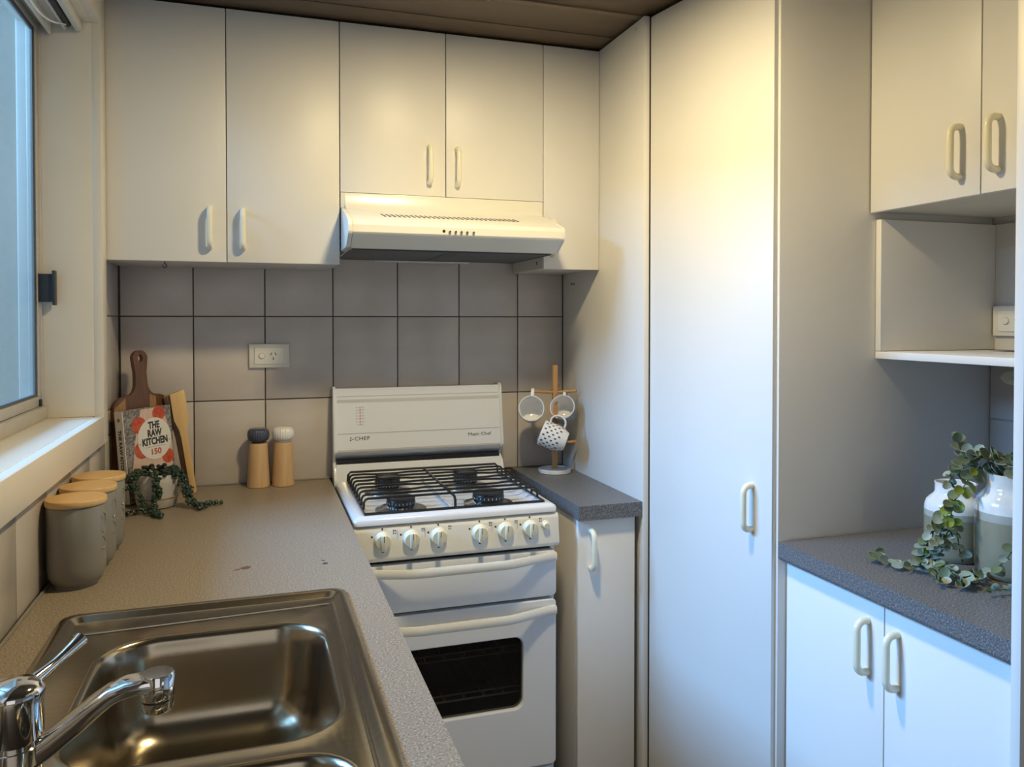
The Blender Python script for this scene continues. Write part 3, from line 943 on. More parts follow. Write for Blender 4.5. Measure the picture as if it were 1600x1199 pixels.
for k in range(7):
    z = 1.1225-0.0088*k
    for x0, x1 in (((0.6615, 0.6670), (0.6790, 0.6865)) if k < 6 else ((0.665, 0.668), (0.6785, 0.683))):
        m.box(x0, x1, ybg(z)-0.0006, ybg(z)+0.0004, z-0.0011, z+0.0011)
o = m.done('scale_figures', M_GREYLINE, bgd, off=ck.location)
m = MB()
for k in range(7):
    z = 1.1225-0.0088*k
    m.box(0.6700, 0.6785, ybg(z)-0.0006, ybg(z)+0.0004, z-0.0004, z+0.0004)
m.done('scale_ticks', M_RED, bgd, off=ck.location)
LEAN = R(90)-math.atan2(0.024, 0.18)*-1
tilt = (R(90)-math.atan(0.024/0.18)*-1*0, 0, 0)
tz = 1.0275
text('lettering', 'CHEF', 0.0165, M_INK, bgd, (0.6790-0.862, ybg(tz)-0.0005+0.30, tz), (R(90), 0, 0), sx=1.15, spacing=1.05)
m = MB()
m.prism([(0.6415, 1.0215), (0.6475, 1.0215), (0.6455, 1.0265), (0.6470, 1.0315), (0.6455, 1.0345), (0.6440, 1.0320), (0.6445, 1.0265)], 1, ybg(tz)-0.0008, ybg(tz)+0.001)
m.box(0.6490, 0.6530, ybg(tz)-0.0008, ybg(tz)+0.001, 1.0255, 1.0275)
m.done('emblem', M_INK, bgd, off=ck.location)
tz = 1.0255
text('lettering', 'Magic Chef', 0.0150, M_INK, bgd, (1.0500-0.862, ybg(tz)-0.0005+0.30, tz), (R(90), 0, 0), sx=1.12)

# control panel
m = MB()
m.prism([(-0.48, 0.881), (-0.535, 0.881), (-0.547, 0.878), (-0.552, 0.870), (-0.560, 0.803), (-0.556, 0.795), (-0.545, 0.791), (-0.48, 0.791)], 0, KX0, KX1+0.003, 0.003)
cp = m.done('control_panel', M_ENAMEL_C, ck, smooth=True, off=ck.location)
def yc(z):
    return -0.552-0.008*(0.870-z)/0.067
kz = [0.827, 0.829, 0.827, 0.829, 0.831, 0.830]
kx = [0.6660, 0.7375, 0.8065, 0.9135, 0.9825, 1.0500]
ktilt = R(90)-math.atan(0.007/0.051)
knob = None
for x in kx:
    lc = (x-0.862, yc(0.848)+0.30, 0.848)
    if knob is None:
        knob = MB().lathe([(0, 0), (0.0215, 0.0), (0.0215, 0.004), (0.0200, 0.012), (0.0175, 0.017), (0, 0.017)], n=32).done('knob', M_CREAM, cp, smooth=True, loc=lc, rot=(R(90)+0.13, 0, 0))
        m = MB().box(-0.0062, 0.0062, -0.0205, 0.0205, 0.015, 0.0275, 0.003)
        grip = m.done('knob_grip', M_CREAM, knob, smooth=True)
        mark = MB().box(-0.0007, 0.0007, 0.004, 0.0200, 0.0270, 0.0279).done('knob_mark', M_INK, knob)
    else:
        k2 = share(knob, loc=lc)
        share(grip, parent=k2)
        share(mark, parent=k2)
MB().lathe([(0, 0), (0.0115, 0.0), (0.0115, 0.003), (0.0095, 0.004), (0.0090, 0.013), (0.0075, 0.015), (0, 0.015)], n=24).done('ignition_button', M_CREAM, cp, smooth=True, loc=(1.0925-0.862, yc(0.853)+0.30, 0.853), rot=(R(90)+0.13, 0, 0))
m = MB()
for i, x in enumerate(kx):
    for dx, z, w_ in ((-0.026, 0.857, 0.0022), (0.0, 0.8740, 0.0018), (0.0, 0.8200, 0.0026)):
        m.box(x+dx-w_, x+dx+w_, yc(z)-0.0006, yc(z)+0.0008, z-w_, z+w_)
    xx = x+0.026
    for a_, b_, c_, d_ in ((0, 0.007, 0.8675, 0.8685), (0, 0.007, 0.861, 0.862), (0, 0.001, 0.861, 0.8685), (0.006, 0.007, 0.861, 0.8685)):
        if i in (0, 2, 3, 5):
            if b_ - a_ < 0.002:
                continue
            m.box(xx+a_, xx+a_+0.0025, yc(0.865)-0.0006, yc(0.865)+0.0008, c_-0.001, d_+0.0015)
            m.box(xx+0.0045, xx+0.007, yc(0.865)-0.0006, yc(0.865)+0.0008, c_-0.0005, d_+0.001)
        else:
            m.box(xx+a_, xx+b_, yc(0.865)-0.0006, yc(0.865)+0.0008, c_, d_)
m.done('panel_symbols', M_INK, cp, off=ck.location)
m = MB()
for x in (0.702, 0.772, 0.9465, 1.0155):
    m.box(x-0.0005, x+0.0005, yc(0.855)-0.0010, yc(0.855)+0.0008, 0.842, 0.870)
m.done('panel_lines', M_GREYLINE, cp, off=ck.location)

# grill drawer and oven door with full-width bow handles
def bow(name, par, z, x0, x1, yf):
    m = MB()
    prev = None
    n = 28
    for i in range(n+1):
        t_ = i/n
        x = x0+(x1-x0)*t_
        e = min(t_, 1-t_)/0.30
        e = min(1, e)
        e = e*e*(3-2*e)
        y = yf-0.004-0.034*e
        ring = []
        for (a, b) in ((0.006, 0.011), (-0.004, 0.012), (-0.007, 0.007), (-0.007, -0.005), (-0.004, -0.010), (0.004, -0.010)):
            ring.append(m.bm.verts.new((x, y+a, z+b)))
        if prev:
            bridge(m.bm, prev, ring)
        else:
            m.bm.faces.new(ring[::-1])
        prev = ring
    m.bm.faces.new(prev)
    return m.done(name, M_ENAMEL_C, par, smooth=True, off=ck.location, angle=50)
YFD = -0.553
m = MB()
m.prism(rrect(KX0+0.003, KX1-0.004, 0.661, 0.783, 0.012, 4), 1, YFD, -0.526, 0.003)
gd = m.done('grill_drawer', M_ENAMEL, ck, smooth=True, off=ck.location)
bow('handle', gd, 0.7660, KX0+0.006, KX1-0.006, YFD)
# oven door with a window cut-out
WX0, WX1, WZ_0, WZ_1 = 0.690, 1.032, 0.374, 0.562
m = MB()
outer = rrect(KX0+0.003, KX1-0.004, 0.212, 0.653, 0.012, 4)
inner = rrect(WX0, WX1, WZ_0, WZ_1, 0.024, 4)
fr = [m.bm.verts.new((p[0], YFD, p[1])) for p in outer]
fi = [m.bm.verts.new((p[0], YFD, p[1])) for p in inner]
br_ = [m.bm.verts.new((p[0], -0.527, p[1])) for p in outer]
bi = [m.bm.verts.new((p[0], -0.527, p[1])) for p in inner]
bridge(m.bm, fr, fi)
bridge(m.bm, br_, bi)
bridge(m.bm, fr, br_)
bridge(m.bm, fi, bi)
od = m.done('oven_door', M_ENAMEL, ck, smooth=True, off=ck.location, angle=30)
md = od.modifiers.new('bevel', 'BEVEL')
md.width = 0.004
md.segments = 3
md.limit_method = 'ANGLE'
m = MB()
m.prism(rrect(WX0+0.001, WX1-0.001, WZ_0+0.001, WZ_1-0.001, 0.023, 4), 1, -0.543, -0.538)
m.done('oven_window', M_OVENGLASS, od, off=ck.location)
bow('handle', od, 0.6240, KX0+0.006, KX1-0.006, YFD)

# ------------------------------------------------------------------ small bench and cabinet right of the cooker
rb = thing('worktop', 'small dark grey worktop with the mug tree, right of the cooker', 'worktop', (1.27, -0.3, 0.9))
m = MB().box(1.1755, 1.3592, -0.586, -0.008, 0.861, 0.9, 0.0)
m.done('top', M_TOP2, rb, off=rb.location)
rc = thing('base_cabinet', 'narrow white base cabinet with one door between cooker and pantry', 'cabinet', (1.27, -0.3, 0.0))
wbox('side_panel', M_LAM_IN, rc, 1.1790, 1.1935, -0.550, -0.012, 0.0, 0.860, 0.001)
wbox('side_panel', M_LAM_IN, rc, 1.3440, 1.3585, -0.550, -0.012, 0.0, 0.860, 0.001)
wbox('shelf', M_LAM_IN, rc, 1.1940, 1.3435, -0.545, -0.012, 0.10, 0.115)
wbox('kickboard', M_DARK, rc, 1.1940, 1.3435, -0.51, -0.495, 0.0, 0.098)
wbox('slot_shade_strip', M_GAP, rc, 1.3470, 1.3500, -0.566, -0.551, 0.09, 0.858)  # near-black strip painted in as the shade of the slot by the door
d = wbox('door', M_LAM, rc, 1.1800, 1.3465, -0.568, -0.552, 0.09, 0.857, 0.0016)
handle(d, (1.216-1.27, -0.568+0.3, 0.780))

# ------------------------------------------------------------------ right-hand recess: counter, base cabinet, wall cabinet, shelf
PY = -1.600           # near end panel
rt = thing('worktop', 'dark grey worktop with the vases in the right-hand recess', 'worktop', (1.77, -1.31, 0.9))
m = MB()
m.prism([(1.464, 0.868), (1.468, 0.861), (XR-0.008, 0.861), (XR-0.008, 0.9), (1.464, 0.9)], 1, PY+0.001, -1.0255)
m.done('top', M_TOP2, rt, off=rt.location)
rbc = thing('base_cabinet', 'white base cabinet with two doors below the vases', 'cabinet', (1.77, -1.31, 0.0))
wbox('carcass', M_LAM_IN, rbc, 1.503, XR-0.01, PY+0.002, -1.0265, 0.09, 0.860)
wbox('kickboard', M_DARK, rbc, 1.545, 1.56, PY+0.002, -1.0265, 0.0, 0.088)
d = wbox('door', M_LAM, rbc, 1.485, 1.5010, -1.3110, -1.0275, 0.09, 0.8595, 0.0016)
handle(d, (1.485-1.77, -1.272+1.31, 0.765), R(-90))
d = wbox('door', M_LAM, rbc, 1.485, 1.5010, PY+0.002, -1.3135, 0.09, 0.8595, 0.0016)
handle(d, (1.485-1.77, -1.345+1.31, 0.765), R(-90))

UX = 1.7055
ruc = thing('wall_cabinet', 'white wall cabinet with two doors above the open shelf on the right', 'cabinet', (1.88, -1.31, 1.633))
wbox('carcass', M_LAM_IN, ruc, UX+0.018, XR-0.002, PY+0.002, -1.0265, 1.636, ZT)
d = wbox('door', M_LAM, ruc, UX, UX+0.016, -1.3130, -1.0275, 1.633, ZT-0.002, 0.0016)
handle(d, (UX-1.88, -1.268+1.31, 0.090), R(-90))
d = wbox('door', M_LAM, ruc, UX, UX+0.016, PY+0.002, -1.3155, 1.633, ZT-0.002, 0.0016)
handle(d, (UX-1.88, -1.352+1.31, 0.090), R(-90))

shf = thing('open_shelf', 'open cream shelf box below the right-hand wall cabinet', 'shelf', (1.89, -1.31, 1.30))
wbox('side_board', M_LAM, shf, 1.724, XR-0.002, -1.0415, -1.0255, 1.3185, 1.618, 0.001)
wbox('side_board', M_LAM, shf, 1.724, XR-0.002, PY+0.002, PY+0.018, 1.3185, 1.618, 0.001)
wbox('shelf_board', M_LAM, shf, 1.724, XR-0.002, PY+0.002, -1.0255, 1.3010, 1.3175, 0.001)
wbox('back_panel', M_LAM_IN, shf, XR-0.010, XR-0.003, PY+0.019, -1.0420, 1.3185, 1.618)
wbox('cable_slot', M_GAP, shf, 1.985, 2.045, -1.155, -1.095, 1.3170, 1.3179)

# near end panel and the cupboard beyond it at the edge of the frame
ep = tag(MB().box(1.449, XR-0.001, PY-0.0165, PY, 0.0, ZT, 0.0012).done('end_panel', M_LAM, smooth=True), 'tall white end panel at the right edge of the frame', 'panel')
fc = thing('overhead_cupboard', 'white cupboard over an empty fridge space beyond the end panel', 'cupboard', (1.75, -1.9, 1.65))
wbox('carcass', M_LAM_IN, fc, 1.470, XR-0.002, -2.26, PY-0.018, 1.640, ZT)
wbox('door', M_LAM, fc, 1.452, 1.468, -1.936, PY-0.0205, 1.630, ZT-0.002, 0.0016)
wbox('door', M_LAM, fc, 1.452, 1.468, -2.258, -1.939, 1.630, ZT-0.002, 0.0016)

# ------------------------------------------------------------------ power points
def power_point(name, label, loc, rot, double):
    t = thing(name, label, 'power point', loc, None, rot)
    m = MB().box(-0.058, 0.058, -0.010, 0.0, -0.036, 0.036, 0.003)
    m.done('face_plate', M_PVC, t, smooth=True)
    m = MB()
    m.prism(rrect(-0.0425, 0.0425, -0.0255, 0.0255, 0.004, 3), 1, -0.0115, -0.0098)
    pl = m.done('insert_outline', M_ALU, t)
    m = MB()
    m.prism(rrect(-0.0415, 0.0415, -0.0245, 0.0245, 0.0035, 3), 1, -0.0122, -0.0110)
    m.done('insert', M_PVC, t)
    sw = MB().lathe([(0, 0), (0.0095, 0), (0.0095, 0.0016), (0, 0.0016)], n=24).done('switch_surround', M_GREYLINE, t, loc=(-0.021, -0.0116, 0), rot=(R(90), 0, 0))
    MB().lathe([(0, 0), (0.0084, 0), (0.0084, 0.0032), (0.007, 0.0045), (0, 0.0045)], n=24).done('switch', M_PVC, sw, smooth=True)
    for dx, dz, a in ((-0.0065, 0.0055, 28), (0.0065, 0.0055, -28), (0, -0.0085, 0)):
        m = MB().box(-0.0012, 0.0012, -0.0126, -0.0118, -0.0042, 0.0042)
        m.done('socket_slot', M_INK, t, loc=(0.0115+dx, 0, dz), rot=(0, R(a), 0))
    return t
power_point('power_point', 'cream single power point on the tiled back wall above the mills', (0.4108, -0.0062, 1.2818), (0, 0, 0), True)
power_point('power_point', 'cream power point inside the open shelf, half behind the end panel', (XR-0.0105, -1.1020, 1.3870), (0, 0, R(-90)), True)
ah = thing('adhesive_hook', 'cream oval adhesive hook on the tiles under the open shelf', 'hook', (XR-0.0065, -1.095, 1.2525))
m = MB()
m.prism([(0.036*math.cos(2*PI*k/24), 0.017*math.sin(2*PI*k/24)) for k in range(24)], 0, -0.005, 0.0, 0.001)
m.done('hook_plate', M_CREAM, ah, smooth=True)
MB().tube([(-0.004, 0, 0.004), (-0.014, 0, 0.0), (-0.018, 0, -0.006), (-0.016, 0, -0.012)], 0.003, 8).done('hook_arm', M_CREAM, ah, smooth=True)

# ------------------------------------------------------------------ canisters
def canister(x, y, label):
    t = thing('canister', label, 'canister', (x, y, 0.9), 'grey canisters along the left wall', (0, 0, R(-14)))
    MB().lathe([(0, 0.0), (0.036, 0.0), (0.036, 0.004), (0.0370, 0.0055), (0.042, 0.010), (0.0470, 0.021), (0.0488, 0.036), (0.0492, 0.09), (0.0492, 0.146), (0.048, 0.149), (0.045, 0.149), (0.045, 0.06), (0, 0.055)], n=48).done('jar', M_CANIST, t, smooth=True)
    MB().lathe([(0, 0.145), (0.0435, 0.145), (0.0435, 0.1500), (0.0503, 0.1502), (0.0512, 0.1515), (0.0512, 0.1600), (0.0500, 0.1615), (0, 0.1618)], n=48).done('lid', M_BAMBOO, t, smooth=True)
    return t
def emboss(t, strokes):
    m = MB()
    for st in strokes:
        pts = []
        for a, z in st:
            q = R(a)
            pts.append((0.0490*math.cos(q), 0.0490*math.sin(q), z))
        m.tube(pts, 0.0016, 8)
    m.done('embossed_lettering', M_CANIST, t, smooth=True)
cn1 = canister(0.0545, -0.856, 'grey ceramic canister with bamboo lid, nearest the sink')
cn2 = canister(0.0545, -0.742, 'middle grey ceramic canister of the three with bamboo lids')
cn3 = canister(0.0545, -0.632, 'grey ceramic canister with bamboo lid, furthest from the sink')
curl = [[(-8, 0.125), (-2, 0.133), (5, 0.130), (8, 0.118), (6, 0.104), (-2, 0.097), (-8, 0.100)], [(-6, 0.090), (2, 0.086), (8, 0.078), (4, 0.068), (-6, 0.066)]]
for c_ in (cn1, cn2, cn3):
    emboss(c_, curl)

# ------------------------------------------------------------------ pepper and salt mills
def mill(name, label, x, mt):
    t = thing(name, label, 'mill', (x, -0.062, 0.9), 'pair of timber mills')
    MB().lathe([(0, 0), (0.0310, 0), (0.0325, 0.0015), (0.0325, 0.004), (0.0285, 0.07), (0.0258, 0.125), (0.0250, 0.1285), (0.012, 0.129), (0, 0.129)], n=40).done('body', M_OAK, t, smooth=True)
    MB().lathe([(0, 0.129), (0.0185, 0.129), (0.0185, 0.1345), (0, 0.1345)], n=24).done('collar', M_INK if mt is M_NAVY else M_PVC, t, smooth=True)
    def mod(a, z):
        return 1-0.035*(0.5+0.5*math.cos(26*a))
    MB().lathe([(0.0, 0.1340), (0.020, 0.1340), (0.0275, 0.1375), (0.0305, 0.1445), (0.0315, 0.1530), (0.0300, 0.1630), (0.0255, 0.1700), (0.016, 0.1725), (0, 0.1730)], n=156, mod=mod).done('head', mt, t, smooth=True, angle=80)
    return t
mill('pepper_mill', 'timber mill with ribbed slate-blue ceramic head by the back wall', 0.3780, M_NAVY)
mill('salt_mill', 'timber mill with ribbed white ceramic head by the back wall', 0.4480, M_MUG)

# ------------------------------------------------------------------ corner still life: board, book, spatulas, potted plant
YAW = R(40)
def frame(loc, yaw, lean, roll=0.0):
    """local x along the width, y into the wall, z up; leans back by lean"""
    return Matrix.Translation(loc) @ Matrix.Rotation(yaw, 4, 'Z') @ Matrix.Rotation(-lean, 4, 'X') @ Matrix.Rotation(roll, 4, 'Y')
# paddle board
bd = thing('chopping_board', 'dark striped timber paddle board leaning in the corner behind the cookbook', 'chopping board')
bd.matrix_world = frame((0.022, -0.176, 0.9005), YAW, R(4.5))
BW = 0.172
def outline_half():
    pts = [(BW/2-0.012, 0.0), (BW/2, 0.012), (BW/2, 0.245)]
    for k in range(1, 7):
        a = R(90*k/6)
        pts.append((BW/2-0.045*(1-math.cos(a)), 0.245+0.038*math.sin(a)))
    for k in range(1, 7):
        a = R(90*k/6)
        pts.append((0.041-0.0235*math.sin(a), 0.283+0.035*(1-math.cos(a))))
    pts += [(0.0165, 0.345)]
    for k in range(0, 7):
        a = R(90*k/6)
        pts.append((0.0215*math.cos(a), 0.385+0.0215*math.sin(a)))
    return pts
hp = outline_half()
full = [(x, z) for x, z in hp] + [(-x, z) for x, z in hp[::-1]]
full = [p for i, p in enumerate(full) if i == 0 or (abs(p[0]-full[i-1][0])+abs(p[1]-full[i-1][1])) > 1e-5]
t = MB()
n_ = len(full)
hole = [(0.0075*math.cos(2*PI*k/16), 0.384+0.010*math.sin(2*PI*k/16)) for k in range(16)]
for side, y in ((0, 0.0), (1, 0.015)):
    vo = [t.bm.verts.new((p[0]+BW/2, y, p[1])) for p in full]
    vh = [t.bm.verts.new((p[0]+BW/2, y, p[1])) for p in hole]
    es = [t.bm.edges.new((vo[k], vo[(k+1) % n_])) for k in range(n_)] + [t.bm.edges.new((vh[k], vh[(k+1) % 16])) for k in range(16)]
    bmesh.ops.triangle_fill(t.bm, use_beauty=True, edges=es)
    if side == 0:
        f0, h0 = vo, vh
    else:
        bridge(t.bm, f0, vo)
        bridge(t.bm, h0, vh)
# timber stripes: dark and golden staves by position across the width
t.bm.faces.ensure_lookup_table()
bo = t.done('board', M_ACACIA, bd)
for x0, x1, z1 in ((0.003, 0.036, 0.262), (0.107, 0.126, 0.276)):
    m = MB()
    m.prism([(x0, 0.004), (x1, 0.004), (x1, z1+0.016 if x0 < 0.05 else z1), (x0, z1-0.012 if x0 < 0.05 else z1+0.008)], 1, -0.0008, 0.001)
    m.done('golden_stave', M_ACACIA2, bd)

# cookbook
bk = thing('cookbook', 'cookbook with tomatoes on its cover, standing in front of the paddle board', 'book')
bk.matrix_world = frame((0.0560, -0.2170, 0.9045), R(47), R(4.5), R(-1.5))
KW, KH, KT = 0.153, 0.245, 0.027
MB().box(0.001, KW-0.002, 0.001, KT-0.001, 0.001, KH-0.002).done('pages', M_PAGES, bk)
MB().box(0.0, KW, -0.0015, 0.001, 0, KH).done('front_cover', M_BOOK_D, bk)
MB().box(0.0, KW, KT-0.001, KT+0.0015, 0, KH).done('back_cover', M_BOOK_D, bk)
sp = MB().box(-0.0018, 0.0, -0.0015, KT+0.0015, 0, KH).done('spine', M_BOOK_W, bk)
m = MB()
m.prism([(0.012, 0.06), (0.016, 0.0), (0.140, 0.0), (0.150, 0.14), (0.134, 0.215), (0.100, 0.243), (0.056, 0.243), (0.030, 0.16)], 1, -0.0021, -0.0014)
m.done('cover_board_print', M_BOOK_P, bk)
def disc(cx, cz, a, b, mt, name, y0=-0.0027, y1=-0.0016):
    m = MB()
    m.prism([(cx+a*math.cos(2*PI*k/28), cz+b*math.sin(2*PI*k/28)) for k in range(28)], 1, y0, y1)
    return m.done(name, mt, bk)
for cx, cz, a in ((0.046, 0.202, 0.0225), (0.112, 0.226, 0.0205), (0.050, 0.135, 0.024), (0.022, 0.066, 0.018), (0.132, 0.106, 0.020)):
    disc(cx, cz, a, a*0.98, M_TOM, 'tomato_print')
disc(0.0925, 0.160, 0.0545, 0.057, M_BOOK_W, 'title_roundel', -0.0032, -0.0026)
for s_, z, sz in (('THE', 0.196, 0.026), ('RAW', 0.1745, 0.026), ('KITCHEN', 0.1525, 0.026)):
    text('title_lettering', s_, sz, M_INK, bk, (0.0925, -0.0034, z), (R(90), 0, 0), sx=0.76, bold=0.0011)
for dx in (-0.048, 0.048):
    m = MB()
    m.box(0.0925+dx-0.0013, 0.0925+dx+0.0013, -0.0037, -0.003, 0.1485, 0.1511)
    m.done('title_dot', M_INK, bk)
m = MB()
m.box(0.062, 0.124, -0.0036, -0.003, 0.1375, 0.1392)
m.done('subtitle_line', M_GREYLINE, bk)
text('number_lettering', '150', 0.022, M_TOM, bk, (0.0925, -0.0034, 0.1240), (R(90), 0, 0), sx=1.1, bold=0.0006)
text('spine_lettering', 'THE RAW KITCHEN', 0.0155, M_INK, sp, (-0.0021, KT/2, 0.130), (R(90), R(90), R(-90)), sx=0.95, bold=0.0005, align='CENTER')
m = MB()
m.prism([(KT/2+0.005*math.cos(2*PI*k/16), 0.222+0.005*math.sin(2*PI*k/16)) for k in range(16)], 0, -0.0024, -0.0017)
m.done('spine_emblem', M_TOM, sp)

# wooden spatulas
def spatula(label, base, topp, mt, wb=0.030, yaw=R(18), hole=False):
    base, topp = Vector(base), Vector(topp)
    L = (topp-base).length
    t = thing('spatula', label, 'spatula', (0, 0, 0), 'wooden spatulas in the corner')
    zc_ = (topp-base).normalized()
    yc_ = Vector((-math.sin(yaw), math.cos(yaw), 0))
    xc_ = yc_.cross(zc_).normalized()
    yc_ = zc_.cross(xc_).normalized()
    M = Matrix((( xc_.x, yc_.x, zc_.x, base.x), (xc_.y, yc_.y, zc_.y, base.y), (xc_.z, yc_.z, zc_.z, base.z), (0, 0, 0, 1)))
    t.matrix_world = M
    m = MB()
    hw = wb/2
    pts = [(-0.0085, 0.004), (-0.004, 0.0), (0.004, 0.0), (0.0085, 0.004), (0.0090, L*0.55), (0.011, L*0.62), (hw, L*0.72), (hw, L*0.985), (hw-0.003, L), (-hw, L*0.975), (-hw, L*0.72), (-0.011, L*0.62), (-0.0090, L*0.55)]
    m.prism([(p[0], p[1]) for p in pts], 1, -0.003, 0.003, 0.001)
    o = m.done('paddle', mt, t, smooth=True)
    if hole:
        m = MB()
        m.prism([(0.003*math.cos(2*PI*k/12), 0.016+0.003*math.sin(2*PI*k/12)) for k in range(12)], 1, -0.0036, 0.0036)
        m.done('hanging_hole', M_GAP, t)
    return t
spatula('pale beech spatula, frontmost of the three leaning beside the cookbook', (0.204, -0.103, 0.9015), (0.1600, -0.0900, 1.190), M_SPAT, 0.040, R(12), True)
spatula('dark spatula, middle of the three leaning beside the cookbook', (0.1960, -0.092, 0.9015), (0.1500, -0.0805, 1.186), M_SPAT2, 0.040, R(12))
spatula('brown spatula, rearmost of the three beside the paddle board', (0.1890, -0.081, 0.9015), (0.1425, -0.0710, 1.184), M_ACACIA2, 0.040, R(12))

# potted trailing succulent
pt = thing('potted_plant', 'dark trailing succulent in a small stone-coloured pot before the cookbook', 'plant', (0.124, -0.240, 0.9))
MB().lathe([(0, 0), (0.037, 0), (0.045, 0.003), (0.0495, 0.012), (0.0520, 0.027)], n=40).done('pot_base', M_POT, pt, smooth=True)
MB().lathe([(0.0520, 0.0255), (0.0528, 0.0262), (0.0528, 0.0282), (0.0520, 0.029)], n=40).done('gold_band', M_GOLD, pt, smooth=True)
MB().lathe([(0.0520, 0.027), (0.0550, 0.060), (0.0560, 0.088), (0.0550, 0.0895), (0.0520, 0.0895), (0.0510, 0.07)], n=40).done('pot_wall', M_POT, pt, smooth=True)
MB().lathe([(0, 0.080), (0.0513, 0.078)], n=24).done('soil', M_SOIL, pt)
stems = MB()
pearl = MB()
def trail(path, dens=0.0075, r0=0.0058):
    P_ = [Vector(p) for p in path]
    pts = []
    for i in range(len(P_)-1):
        p0, p1, p2, p3 = P_[max(i-1, 0)], P_[i], P_[i+1], P_[min(i+2, len(P_)-1)]
        for k in range(6):
            u = k/6
            pts.append(0.5*((2*p1)+(p2-p0)*u+(2*p0-5*p1+4*p2-p3)*u*u+(3*p1-p0-3*p2+p3)*u**3))
    pts.append(P_[-1])
    stems.tube(pts, 0.0011, 5)
    acc, side = 0.0, 0
    for a, b in zip(pts, pts[1:]):
        acc += (b-a).length
        while acc > dens:
            acc -= dens
            side += 1
            for _ in range(2):
                off = Vector((random.uniform(-1, 1), random.uniform(-1, 1), random.uniform(-0.6, 1))).normalized()*0.0068
                c = b+off
                if c.z < 0.0062:
                    c.z = 0.0062+random.uniform(0, 0.003)
                rr = r0*random.uniform(0.8, 1.1)
                pearl.ell(c, (rr, rr, rr*0.72), 7, 5, Matrix.Rotation(random.uniform(0, 3), 4, Vector((random.random(), random.random(), random.random()+0.1))))
# mound over the soil
for k in range(70):
    a = random.uniform(0, 2*PI)
    q = 0.062*math.sqrt(random.random())
    c = Vector((q*math.cos(a), q*math.sin(a), 0.088+random.uniform(0.0, 0.022)*(1.3-q/0.06)))
    rr = random.uniform(0.0052, 0.0068)
    pearl.ell(c, (rr, rr, rr*0.75), 7, 5)
trail([(-0.03, -0.03, 0.096), (-0.05, -0.045, 0.088), (-0.040, -0.066, 0.055), (-0.022, -0.074, 0.022), (-0.014, -0.09, 0.008), (0.002, -0.12, 0.006)])
trail([(-0.005, -0.04, 0.098), (0.004, -0.064, 0.088), (0.006, -0.072, 0.050), (0.003, -0.076, 0.018), (0.008, -0.10, 0.007), (0.022, -0.145, 0.006)])
trail([(0.0, -0.045, 0.098), (0.012, -0.066, 0.080), (0.010, -0.074, 0.040), (0.0, -0.082, 0.010), (0.012, -0.135, 0.006)])
trail([(0.03, -0.03, 0.098), (0.052, -0.040, 0.088), (0.066, -0.044, 0.055), (0.078, -0.050, 0.024), (0.098, -0.062, 0.009), (0.112, -0.085, 0.007)])
trail([(0.035, -0.02, 0.098), (0.060, -0.024, 0.086), (0.072, -0.030, 0.050), (0.084, -0.036, 0.018), (0.112, -0.050, 0.008), (0.155, -0.040, 0.006)])
trail([(0.035, -0.01, 0.098), (0.064, -0.010, 0.080), (0.078, -0.016, 0.045), (0.088, -0.030, 0.015), (0.120, -0.070, 0.007)])
trail([(-0.03, -0.02, 0.096), (-0.060, -0.030, 0.085), (-0.062, -0.055, 0.06)])
trail([(-0.02, -0.075, 0.016), (-0.050, -0.095, 0.007), (-0.085, -0.105, 0.006)])
o = stems.done('stems', M_STEM, pt, smooth=True)
o['kind'] = 'stuff'
o = pearl.done('foliage', M_PEARL, pt, smooth=True)
o['kind'] = 'stuff'

# ------------------------------------------------------------------ mug tree and mugs
TX, TY = 1.284, -0.128
mt_ = thing('mug_tree', 'honey timber mug tree on a round white base', 'mug stand', (TX, TY, 0.9))
MB().lathe([(0, 0), (0.050, 0), (0.0525, 0.002), (0.0525, 0.012), (0.051, 0.0135), (0.047, 0.0135), (0.045, 0.0115), (0, 0.0115)], n=48).done('base', M_MARBLE, mt_, smooth=True)
MB().box(-0.0075, 0.0075, -0.0075, 0.0075, 0.0115, 0.345, 0.0012).done('post', M_TREEWOOD, mt_, smooth=True)
def arm(p, q):
    MB().tube([p, q], 0.0048, 10).done('peg', M_TREEWOOD, mt_, smooth=True)
arm((0.0, 0, 0.257), (-0.082, -0.012, 0.264))
arm((0.0, 0, 0.257), (0.060, -0.038, 0.264))
arm((0.0, 0, 0.180), (-0.006, -0.075, 0.187))
arm((0.0, 0, 0.095), (0.062, -0.030, 0.100))
arm((0.0, 0, 0.300-0.035), (0.035, 0.055, 0.275))
